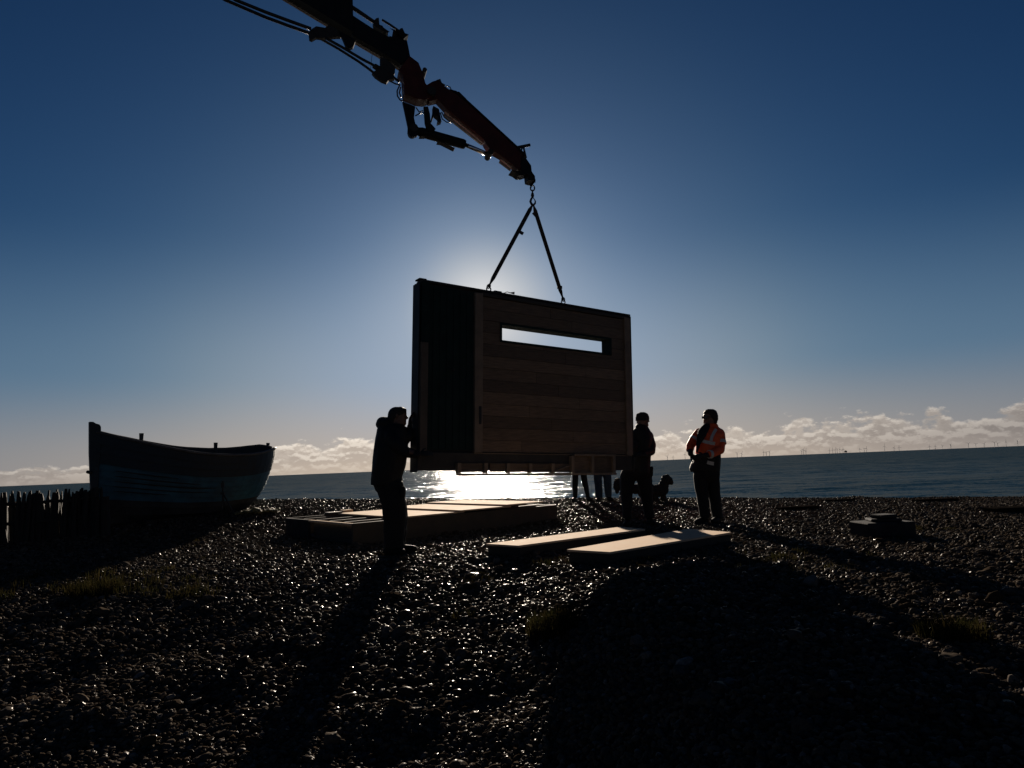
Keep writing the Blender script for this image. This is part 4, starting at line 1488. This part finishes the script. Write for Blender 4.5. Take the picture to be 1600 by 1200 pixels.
mb.caps((P(609, 669, D1 - 0.07), 0.05), (P(628, 671, D1 - 0.05), 0.045), (P(630, 671, D1 + 0.05), 0.045), (P(609, 669, D1 + 0.07), 0.05), n=12)
arm(mb, [(P(610, 684, D1 - 0.19), 0.085), (P(620, 694, D1 - 0.24), 0.078), (P(634, 706, D1 - 0.22), 0.066), (P(645, 709, D1 - 0.08), 0.056), (P(653, 710, 8.12), 0.046)])
arm(mb, [(P(618, 682, D1 + 0.17), 0.08), (P(630, 690, D1 + 0.28), 0.068), (P(637.5, 683, 8.40), 0.056), (P(639.5, 671, 8.45), 0.044)])
mb.fused('jacket', MAT['jacket'], man1, voxel=0.0095, smooth=3, wrinkle=0.007)
mb = MB()
mb.loft(rows(D1, L1n))
mb.loft(rows(D1, L1f))
mb.loft(rows(D1, [(584, 629, 744, 0.19), (583.5, 630, 756, 0.20), (587, 631, 766, 0.19), (595, 629, 774, 0.13)]))
mb.ball(P(630, 769, D1 - 0.15), 0.03, 0.06, 0.07)
mb.fused('trousers', MAT['trousers'], man1, voxel=0.0095, smooth=3, wrinkle=0.007)
f1 = Vector((g1.x, D1 - 0.14, 0))
for x0, x1, dd in ((604.5, 633, -0.13), (611, 653, 0.06)):
    a, b = P(x0, 862, D1 + dd), P(x1, 866, D1 + dd - 0.05)
    a.z, b.z = float(gz(a.x, a.y)) + 0.015, float(gz(b.x, b.y)) + 0.015
    mb = MB()
    boot(mb, a, b, 0.05, a + Vector((0.02, 0, 0.17)))
    mb.fused('boot', MAT['boot'], man1, voxel=0.008, smooth=2)
mb = MB()
mb.loft(rows(D1, [(616, 628, 636, 0.045), (609.5, 634.5, 639, 0.08), (606.5, 635.8, 644, 0.092), (606, 633, 650, 0.093), (606, 622, 655, 0.092), (606.5, 618, 661, 0.085), (608, 616, 666, 0.07)]))
mb.fused('hair', MAT['hair'], man1, voxel=0.008, smooth=3, wrinkle=0.004, wscale=60)

# ---- worker at the right end of the panel
D2 = 10.75
g2 = G(996, 814)
man2 = thing('person', 'person in black jacket and beanie steadying the right end of the hanging panel', 'person', (g2.x, D2, float(gz(g2.x, D2))))
hc2 = P(1003.5, 655, D2)
head2 = [(998, 1009, 645.8, 0.05), (995, 1012.5, 649, 0.075), (994, 1013.5, 653.5, 0.085), (994.5, 1013, 659, 0.085), (995, 1011.5, 664, 0.085), (994, 1010.5, 668, 0.075), (992, 1012, 673, 0.075), (990, 1016, 680, 0.09)]
tor2 = [(994.5, 1012.5, 666, 0.10), (989, 1015.5, 671, 0.13), (985.5, 1019.5, 677.5, 0.17), (984.5, 1020, 687, 0.20), (985, 1018.5, 700, 0.20), (985.5, 1016.5, 714, 0.20), (986, 1016, 727, 0.195), (986, 1016, 739, 0.19)]
L2a = [(972, 1000, 735, 0.14), (969, 994, 744, 0.12, -0.02), (968, 991, 757, 0.11, -0.05), (969.5, 989, 771, 0.092, -0.08), (971.5, 988, 786, 0.085, -0.10), (973, 987, 800, 0.075, -0.12), (974, 986.5, 810, 0.07, -0.12)]
L2b = [(988, 1017, 735, 0.14), (994, 1018.5, 746, 0.12), (997, 1019, 760, 0.11, 0.02), (1000, 1020, 775, 0.092, 0.03), (1003.5, 1021, 790, 0.085, 0.03), (1006, 1022, 802, 0.075, 0.03), (1007, 1022, 809, 0.07, 0.03)]
h2 = P(987, 692.5, 10.52)
mb = MB()
mb.loft(rows(D2, head2))
face(mb, hc2, 0.100, Vector((0.75, -0.6, -0.15)))
mb.loft(shrink(rows(D2, tor2), 0.8))
mb.loft(shrink(rows(D2, L2a), 0.72))
mb.loft(shrink(rows(D2, L2b), 0.72))
arm(mb, [(P(989, 681, D2 - 0.08), 0.045), (P(989, 699, D2 - 0.24), 0.036), (h2, 0.024)])
arm(mb, [(P(1015, 681, D2), 0.045), (P(1018.5, 705, D2 - 0.1), 0.036), (P(1004, 711, D2 - 0.27), 0.024)])
hand(mb, h2, Vector((-0.9, -0.1, 0.05)), Vector((0.1, -1.0, 0.1)), curl=0.45, size=0.9, thumb=1)
hand(mb, P(1004, 711, D2 - 0.27), Vector((-1, -0.1, 0.1)), Vector((0.1, -0.9, 0.2)), curl=0.45, size=0.9, thumb=1)
mb.fused('body', MAT['skin'], man2, voxel=0.0065, smooth=3)
for w_, d_, b_ in ((h2, Vector((-0.9, -0.1, 0.05)), Vector((0.1, -1.0, 0.1))), (P(1004, 711, D2 - 0.27), Vector((-1, -0.1, 0.1)), Vector((0.1, -0.9, 0.2)))):
    mb = MB()
    mb.caps((w_ - d_.normalized() * 0.04, 0.036), (w_, 0.032), n=10)
    hand(mb, w_, d_, b_, curl=0.45, size=1.12, thumb=1)
    mb.fused('glove', MAT['glove'], man2, voxel=0.006, smooth=1)
mb = MB()
mb.loft(rows(D2, tor2))
mb.caps((P(998, 667, D2 - 0.07), 0.055), (P(1006, 668.5, D2 - 0.08), 0.05), (P(1008, 668, D2 + 0.05), 0.05), (P(998, 666, D2 + 0.06), 0.055), (P(998, 667, D2 - 0.07), 0.055), n=12)
arm(mb, [(P(990, 682, D2 - 0.05), 0.085), (P(989, 699, D2 - 0.22), 0.068), (P(989, 695, 10.62), 0.05)])
arm(mb, [(P(1013.5, 681.5, D2), 0.085), (P(1017, 694, D2 - 0.05), 0.076), (P(1017, 705, D2 - 0.1), 0.066), (P(1006, 710.5, D2 - 0.25), 0.05)])
mb.fused('jacket', MAT['jacket'], man2, voxel=0.0095, smooth=3, wrinkle=0.007)
mb = MB()
mb.loft(rows(D2, [(986, 1016, 730, 0.18), (980, 1017, 738, 0.18), (975, 1018, 745, 0.16), (983, 1006, 751, 0.10)]))
mb.loft(rows(D2, L2a))
mb.loft(rows(D2, L2b))
mb.fused('trousers', MAT['trousers'], man2, voxel=0.0095, smooth=3, wrinkle=0.007)
for x0, x1, dd, dt in ((981, 976, -0.10, -0.17), (1014, 1021, 0.03, -0.14)):
    a, b = P(x0, 812, D2 + dd), P(x1, 816, D2 + dd + dt)
    a.z, b.z = float(gz(a.x, a.y)) + 0.012, float(gz(b.x, b.y)) + 0.012
    mb = MB()
    boot(mb, a, b, 0.05, a + Vector((0, 0, 0.16)))
    mb.fused('boot', MAT['boot'], man2, voxel=0.009, smooth=2)
mb = MB()
mb.loft(rows(D2, [(999, 1008, 644.3, 0.05), (995, 1012.3, 646.5, 0.085), (993, 1014.2, 651, 0.098), (992.8, 1014.3, 655.5, 0.1), (993.2, 1013.8, 657.5, 0.098)]))
mb.fused('beanie', MAT['beanie'], man2, voxel=0.009, smooth=2, wrinkle=0.003, wscale=70)
mb = MB()
c = P(1016.5, 737, D2 - 0.02)
mb.box(c, (0.03, 0, 0), (0, 0.07, 0), (0.01, 0, 0.085))
mb.build('tool_pouch', MAT['boot'], man2, bevel=0.02)

# ---- man in the hi-vis jacket
D3 = 10.7
g3 = G(1107, 815)
man3 = thing('person', 'person in orange and navy hi-vis jacket standing with hands together on the shingle', 'person', (g3.x, D3, float(gz(g3.x, D3))))
hc3 = P(1109.3, 654, D3)
head3 = [(1104, 1116, 641.2, 0.05), (1100.5, 1119.5, 644, 0.075), (1099, 1120.5, 649, 0.09), (1098.8, 1120.5, 655, 0.09), (1099, 1118.5, 660, 0.085), (1100.5, 1117, 664.5, 0.075), (1103, 1118, 669, 0.065), (1098, 1122, 677, 0.09)]
tor3 = [(1102, 1119.5, 662.5, 0.085), (1098, 1121.5, 667, 0.10), (1091, 1128, 671.5, 0.14), (1089, 1130.5, 679, 0.18), (1088.5, 1128, 690, 0.20), (1087.5, 1126, 701, 0.20), (1087, 1125.5, 710, 0.20)]
hem3 = [(1087, 1125.5, 709, 0.20), (1084, 1125.5, 716, 0.205), (1080, 1125, 724, 0.20), (1077.5, 1124.5, 732, 0.195), (1079, 1124, 737, 0.185)]
L3a = [(1085, 1108, 733, 0.13), (1084, 1106, 745, 0.115), (1085, 1105.5, 757, 0.108), (1087, 1105.5, 770, 0.095), (1090, 1107, 785, 0.085, -0.02), (1092, 1108.5, 800, 0.078, -0.03), (1094, 1109, 810, 0.072, -0.03)]
L3b = [(1102, 1124.5, 733, 0.13), (1104, 1124, 745, 0.115, 0.02), (1105, 1124.5, 757, 0.108, 0.03), (1106.5, 1125.5, 770, 0.095, 0.04), (1109.5, 1127, 785, 0.085, 0.05), (1112, 1128.5, 800, 0.078, 0.05), (1113, 1129, 810, 0.072, 0.05)]
ha, hb2 = P(1101, 711.5, D3 - 0.33), P(1079, 709, D3 - 0.22)
mb = MB()
mb.loft(rows(D3, head3))
face(mb, hc3, 0.102, Vector((-0.86, -0.5, 0.02)))
mb.loft(shrink(rows(D3, tor3 + hem3[1:]), 0.8))
mb.loft(shrink(rows(D3, L3a), 0.72))
mb.loft(shrink(rows(D3, L3b), 0.72))
arm(mb, [(P(1126, 678, D3 - 0.03), 0.045), (P(1125.5, 703, D3 - 0.14), 0.036), (ha, 0.025)])
arm(mb, [(P(1091, 677, D3), 0.045), (P(1076.5, 697, D3 - 0.06), 0.036), (hb2, 0.025)])
mb.fused('body', MAT['skin'], man3, voxel=0.0065, smooth=3)
jk = MB()
jk.loft(rows(D3, tor3))
jk.caps((P(1108, 667, D3 - 0.07), 0.036), (P(1117.5, 666, D3 - 0.05), 0.042), (P(1118, 666, D3 + 0.05), 0.042), (P(1104, 668, D3 + 0.06), 0.036), n=12)
arm(jk, [(P(1124, 678, D3 - 0.02), 0.09), (P(1126.3, 691, D3 - 0.08), 0.082), (P(1124.5, 702.5, D3 - 0.15), 0.076), (P(1115, 708, D3 - 0.26), 0.062), (P(1109, 710, D3 - 0.31), 0.056)])
arm(jk, [(P(1092.5, 677.5, D3), 0.085), (P(1085, 687, D3 - 0.03), 0.075), (P(1078.5, 697, D3 - 0.07), 0.062), (P(1078, 703, D3 - 0.13), 0.055)])
jo = jk.fused('jacket', MAT['orange'], man3, voxel=0.0095, smooth=3, wrinkle=0.006)
mb = MB()
mb.loft(rows(D3, hem3))
mb.fused('jacket_hem', MAT['jacket'], man3, voxel=0.0095, smooth=3, wrinkle=0.006)
# open front showing a dark fleece, lying on the chest
def chest(D, lst, fz):
    r_ = []
    for xl, xr, y, do in lst:
        a, b = P(xl, y, D + do), P(xr, y, D + do)
        r_.append(((a + b) / 2, (b - a) / 2, Vector((0, 0.035, 0))))
    return r_
mb = MB()
mb.loft(chest(D3, [(1100, 1109, 662, -0.07), (1095, 1109.5, 667, -0.11), (1091, 1107, 673, -0.155), (1089, 1103, 680, -0.19), (1088, 1099, 687, -0.20), (1087.5, 1094, 695, -0.205), (1087, 1091, 706, -0.205)], 0))
mb.fused('fleece', MAT['jacket'], man3, voxel=0.008, smooth=2, wrinkle=0.004)
# reflective tape: rings just proud of the cloth
def band(lst, D=D3):
    m_ = MB()
    m_.loft(rows(D, lst), e=2.25, n=28)
    return m_.build('reflective_band', MAT['reflect'], man3, smooth=False)
def strip(pts, w, t=0.006):
    # flat tape following points, facing the camera
    m_ = MB()
    pts = [Vector(p) for p in pts]
    for a, b in zip(pts, pts[1:]):
        d = (b - a).normalized()
        n_ = (CAM - a).normalized()
        s_ = d.cross(n_).normalized() * w
        n_ = s_.cross(d).normalized() * t
        m_.hexa([a - s_ - n_, a + s_ - n_, a + s_ + n_, a - s_ + n_], [b - s_ - n_, b + s_ - n_, b + s_ + n_, b - s_ + n_])
    return m_.build('reflective_band', MAT['reflect'], man3)
def tsurf(px, py, lst, D, out=0.012):
    # point on the front of the lofted torso
    ys_ = [r[2] for r in lst]
    xl, xr, hd = (float(np.interp(py, ys_, [r[i] for r in lst])) for i in (0, 1, 3))
    q = (px - (xl + xr) / 2) / ((xr - xl) / 2)
    q = max(-0.97, min(0.97, q))
    return P(px, py, D - hd * (1 - abs(q) ** 2.25) ** (1 / 2.25) - out)
strip([tsurf(x, y, tor3, D3) for x, y in ((1095, 688.2), (1100, 689.6), (1106, 691.2), (1112, 692.4), (1117, 693.2))], 0.026)
strip([tsurf(x, y, tor3, D3, 0.014) for x, y in ((1119, 670.5), (1115.5, 676), (1112.5, 682), (1111, 688.5))], 0.022)
strip([tsurf(x, y, hem3, D3) for x, y in ((1105, 722.2), (1110, 723.6), (1115, 724.6), (1120, 725.2), (1124.3, 725.2))], 0.027)
def cuff(p, d, r, h):
    m_ = MB()
    d = Vector(d).normalized()
    m_.tube([Vector(p) - d * h, Vector(p) + d * h], r, 18)
    return m_.build('reflective_band', MAT['reflect'], man3, smooth=False)
pa, pb = P(1124, 678, D3 - 0.02), P(1126.3, 691, D3 - 0.08)
cuff(P(1126.1, 691.5, D3 - 0.085), pb - pa, 0.0845, 0.026)
pa, pb = P(1115, 708, D3 - 0.26), P(1109, 710, D3 - 0.31)
cuff(P(1109.5, 709.8, D3 - 0.305), pb - pa + Vector((-0.02, 0, 0.02)), 0.064, 0.022)
pa, pb = P(1092.5, 677.5, D3), P(1085, 687, D3 - 0.03)
cuff(P(1085, 687, D3 - 0.03), pb - pa, 0.080, 0.022)
mb = MB()
arm(mb, [(P(1108, 710.5, D3 - 0.315), 0.046), (ha, 0.036)])
hand(mb, ha, Vector((-1, -0.05, -0.1)), Vector((0.0, -1.0, 0.3)), curl=0.5, size=1.12, thumb=1)
mb.fused('glove', MAT['glove'], man3, voxel=0.0065, smooth=2)
mb = MB()
arm(mb, [(P(1078, 702, D3 - 0.12), 0.05), (hb2, 0.042)])
hand(mb, hb2, Vector((0.55, -0.35, -0.8)), Vector((-0.7, -0.7, 0.0)), curl=0.55, size=1.15, thumb=1)
mb.fused('glove', MAT['glove'], man3, voxel=0.0065, smooth=2)
mb = MB()
mb.loft(rows(D3, [(1085, 1124.5, 728, 0.17), (1084.5, 1124.5, 738, 0.17), (1084.5, 1124.3, 745, 0.15), (1092, 1116, 753, 0.09)]))
mb.loft(rows(D3, L3a))
mb.loft(rows(D3, L3b))
mb.fused('trousers', MAT['trousers'], man3, voxel=0.0095, smooth=3, wrinkle=0.007)
for x0, x1, dd, dt in ((1103, 1086, -0.03, -0.12), (1123, 1112.5, 0.05, -0.2)):
    a, b = P(x0, 812, D3 + dd), P(x1, 816, D3 + dd + dt)
    a.z, b.z = float(gz(a.x, a.y)) + 0.012, float(gz(b.x, b.y)) + 0.012
    mb = MB()
    boot(mb, a, b, 0.05, a + Vector((0, 0, 0.16)))
    mb.fused('boot', MAT['boot'], man3, voxel=0.009, smooth=2)
mb = MB()
mb.loft(rows(D3, [(1105, 1115, 639.6, 0.04), (1101, 1119, 641.8, 0.08), (1099.3, 1121, 645.5, 0.098), (1103, 1121.6, 651, 0.1), (1110, 1121.3, 656, 0.098), (1112, 1120, 661, 0.085), (1112.5, 1118.5, 665, 0.06)]))
mb.fused('hair', MAT['hair'], man3, voxel=0.008, smooth=2, wrinkle=0.005, wscale=70)
mb = MB()
fd = Vector((-0.86, -0.5, 0.02)).normalized()
sd = fd.cross(UPW).normalized()
for k in (-1, 1):
    c = hc3 + fd * 0.106 + sd * 0.034 * k + UPW * 0.018
    mb.box(c, sd * 0.028, UPW * 0.018, fd * 0.006)
    mb.tube([c + sd * 0.026 * k, hc3 + sd * 0.092 * k + UPW * 0.018], 0.004, 6)
mb.build('glasses', MAT['rubber'], man3)

# ---- two people on the crest behind the panel, only their legs show below it
def stander(cx, fy, gapl, lab, tmat, wid, H=1.68, bootmat='boot', seed=0, face_v=(0.2, -1, 0)):
    g = G(cx, fy)
    D = g.y
    k = F / D
    m = lambda y: fy - y * k                  # height in metres to picture row
    root = thing('person', lab, 'person', tuple(g))
    h0, h1 = m(H), m(0)
    X = lambda dx: cx + dx * k
    # lean with the true vertical
    def rw(lst):
        out = []
        for dx0, dx1, hh, hd, *o in lst:
            c = Vector((g.x + (dx0 + dx1) / 2, D + (o[0] if o else 0), g.z + hh * H / 1.7))
            out.append((c, Vector(((dx1 - dx0) / 2, 0, 0)), Vector((0, hd, 0))))
        return out
    tor = [(-0.10, 0.10, 1.46, 0.08), (-0.19, 0.19, 1.41, 0.11), (-0.21, 0.21, 1.30, 0.125), (-0.19, 0.19, 1.12, 0.125), (-0.185, 0.185, 0.95, 0.125), (-0.20, 0.20, 0.80, 0.135)]
    hd_ = [(-0.05, 0.05, 1.69, 0.05), (-0.075, 0.075, 1.64, 0.085), (-0.08, 0.08, 1.57, 0.095), (-0.07, 0.07, 1.50, 0.085), (-0.05, 0.05, 1.45, 0.06), (-0.07, 0.07, 1.38, 0.07)]
    legs = []
    for a, s_ in gapl:
        legs.append([(a * 0.75 - wid * 1.25, a * 0.75 + wid * 1.25, 0.86, wid * 1.2), (a * 0.85 - wid * 1.15, a * 0.85 + wid * 1.15, 0.66, wid * 1.1), (a - wid, a + wid, 0.47, wid), (a - wid * 0.88 + s_ * 0.5, a + wid * 0.9 + s_ * 0.5, 0.28, wid * 0.92), (a - wid * 0.75 + s_, a + wid * 0.75 + s_, 0.08, wid * 0.8)])
    b = MB()
    b.loft(rw(hd_))
    hc = Vector((g.x, D, g.z + 1.56 * H / 1.7))
    face(b, hc, 0.095, Vector(face_v))
    b.loft(shrink(rw(tor), 0.85))
    for l in legs:
        b.loft(shrink(rw(l), 0.75))
    for s_ in (-1, 1):
        w_ = Vector((g.x + 0.26 * s_, D - 0.08, g.z + 0.80))
        arm(b, [(Vector((g.x + 0.19 * s_, D, g.z + 1.36)), 0.045), (Vector((g.x + 0.25 * s_, D, g.z + 1.07)), 0.036), (w_, 0.024)])
        hand(b, w_, Vector((0, -0.15, -1)), Vector((s_, 0, 0)), curl=0.3, thumb=s_)
    b.fused('body', MAT['skin'], root, voxel=0.008, smooth=3)
    b = MB()
    b.loft(rw(tor))
    for s_ in (-1, 1):
        arm(b, [(Vector((g.x + 0.18 * s_, D, g.z + 1.36)), 0.075), (Vector((g.x + 0.25 * s_, D, g.z + 1.07)), 0.06), (Vector((g.x + 0.26 * s_, D - 0.08, g.z + 0.83)), 0.045)])
    b.fused('coat', MAT['jacket'], root, voxel=0.012, smooth=3, wrinkle=0.006)
    b = MB()
    for l in legs:
        b.loft(rw(l))
    b.loft(rw([(-0.17, 0.17, 0.95, 0.12), (-0.18, 0.18, 0.86, 0.13), (-0.12, 0.12, 0.78, 0.10)]))
    b.fused('trousers', MAT[tmat], root, voxel=0.009, smooth=3, wrinkle=0.006)
    for (a, s_), sg in zip(gapl, (-1, 1)):
        p = Vector((g.x + a + s_, D + 0.02, 0))
        q = p + Vector((sg * 0.07, -0.19, 0))
        p.z, q.z = float(gz(p.x, p.y)) + 0.01, float(gz(q.x, q.y)) + 0.01
        b = MB()
        boot(b, p, q, 0.045, p + Vector((0, 0, 0.12)))
        b.fused('boot', MAT[bootmat], root, voxel=0.009, smooth=2)
    b = MB()
    b.loft(rw([(-0.05, 0.05, 1.71, 0.05), (-0.085, 0.085, 1.66, 0.09, 0.01), (-0.092, 0.092, 1.58, 0.095, 0.03), (-0.085, 0.085, 1.48, 0.07, 0.045)]))
    b.fused('hair', MAT['hair'], root, voxel=0.009, smooth=2)
stander(907.5, 783, [(-0.10, -0.02), (0.10, 0.06)], 'person in slim black trousers standing behind the hanging panel, only legs showing', 'trousers', 0.066, 1.66)
stander(943.5, 783, [(-0.105, 0.01), (0.105, 0.0)], 'person in blue jeans standing behind the hanging panel, only legs showing', 'denim', 0.092, 1.72)

# ------------------------------------------------------------------ dogs
def dog(lab, fx, fyp, D, chain, legs, head, mats, tail=None, pale=None, earr=0.035, fur=0.012):
    g = G(fx, fyp)
    root = thing('dog', lab, 'dog', (g.x, D, float(gz(g.x, D))))
    b = MB()
    pp = lambda t: (P(t[0], t[1], D + (t[3] if len(t) > 3 else 0)), t[2])
    b.caps(*[pp(t) for t in chain], n=14)
    for l in legs:
        pts = [pp(t) for t in l]
        p, r = pts[-1]
        p = Vector((p.x, p.y, float(gz(p.x, p.y)) + r * 0.8))
        pts[-1] = (p, r)
        b.caps(*pts, (p + Vector((-0.03 if head[1][0] < head[0][0] else 0.03, -0.01, -0.005)), r * 0.95), n=10)
    b.caps(*[pp(t) for t in head], n=12)
    hp, hr = pp(head[0])
    for k in (-1, 1):
        e0 = hp + Vector((0, k * hr * 0.75, hr * 0.55))
        b.caps((e0, earr), (e0 + Vector((0, k * 0.025, -hr * 0.9)), earr * 0.8), n=8)
    if tail:
        b.caps(*[pp(t) for t in tail], n=10)
    o = b.fused('body', MAT[mats], root, voxel=0.009, smooth=2, wrinkle=fur, wscale=70)
    if pale:
        for l in pale:
            b = MB()
            pts = [pp(t) for t in l]
            p, r = pts[-1]
            pts[-1] = (Vector((p.x, p.y, float(gz(p.x, p.y)) + r * 0.7)), r)
            b.caps(*pts, n=10)
            b.fused('pale_sock', MAT['furp'], root, voxel=0.008, smooth=1)
    return root
dog('dark curly-coated dog standing between the beanie-wearing and hi-vis people, head turned right', 1033, 783, 15.0,
    [(1039.5, 752, 0.085), (1037, 758, 0.115), (1035, 765, 0.130), (1030, 767, 0.130), (1024, 766, 0.125)],
    [[(1038, 768, 0.06, -0.07), (1038.5, 776, 0.040, -0.07), (1039, 783, 0.034, -0.08)],
     [(1035, 768, 0.06, 0.07), (1035, 776, 0.040, 0.07), (1035, 783, 0.034, 0.06)],
     [(1025, 768, 0.075, -0.08), (1027, 774, 0.05, -0.08), (1024.5, 778, 0.034, -0.09), (1026.5, 783, 0.034, -0.09)],
     [(1022, 768, 0.075, 0.08), (1023, 774, 0.05, 0.08), (1021, 778, 0.034, 0.08), (1022.5, 783, 0.034, 0.08)]],
    [(1041, 749.5, 0.112), (1045, 751, 0.090), (1048.5, 753, 0.055)], 'furb', tail=[(1022, 763, 0.035), (1019, 758, 0.025)])
dog('black dog with pale feet standing behind the legs of the person in the beanie', 985, 784, 14.6,
    [(974, 761, 0.10), (982, 764, 0.115), (993, 764, 0.105), (1003, 763, 0.10)],
    [[(973, 766, 0.055, -0.07), (971, 775, 0.036, -0.07), (969, 783.5, 0.030, -0.08)],
     [(976, 766, 0.055, 0.07), (976, 775, 0.036, 0.07), (975.5, 783, 0.030, 0.06)],
     [(1003, 766, 0.07, -0.07), (1000, 772, 0.045, -0.07), (1003, 777, 0.030, -0.08), (1001, 783.5, 0.030, -0.08)],
     [(1006, 766, 0.07, 0.07), (1004, 772, 0.045, 0.07), (1007, 777, 0.030, 0.07), (1005.5, 783, 0.030, 0.07)]],
    [(965.5, 753, 0.090), (963.5, 760, 0.075), (964, 768, 0.045)], 'furb', tail=[(1005, 761, 0.035), (1010, 766, 0.03), (1012, 772, 0.02)],
    pale=[[(970, 777, 0.040, -0.075), (969, 783.5, 0.036, -0.08)], [(1002.5, 777.5, 0.036, -0.08), (1001, 783.5, 0.036, -0.08)]])
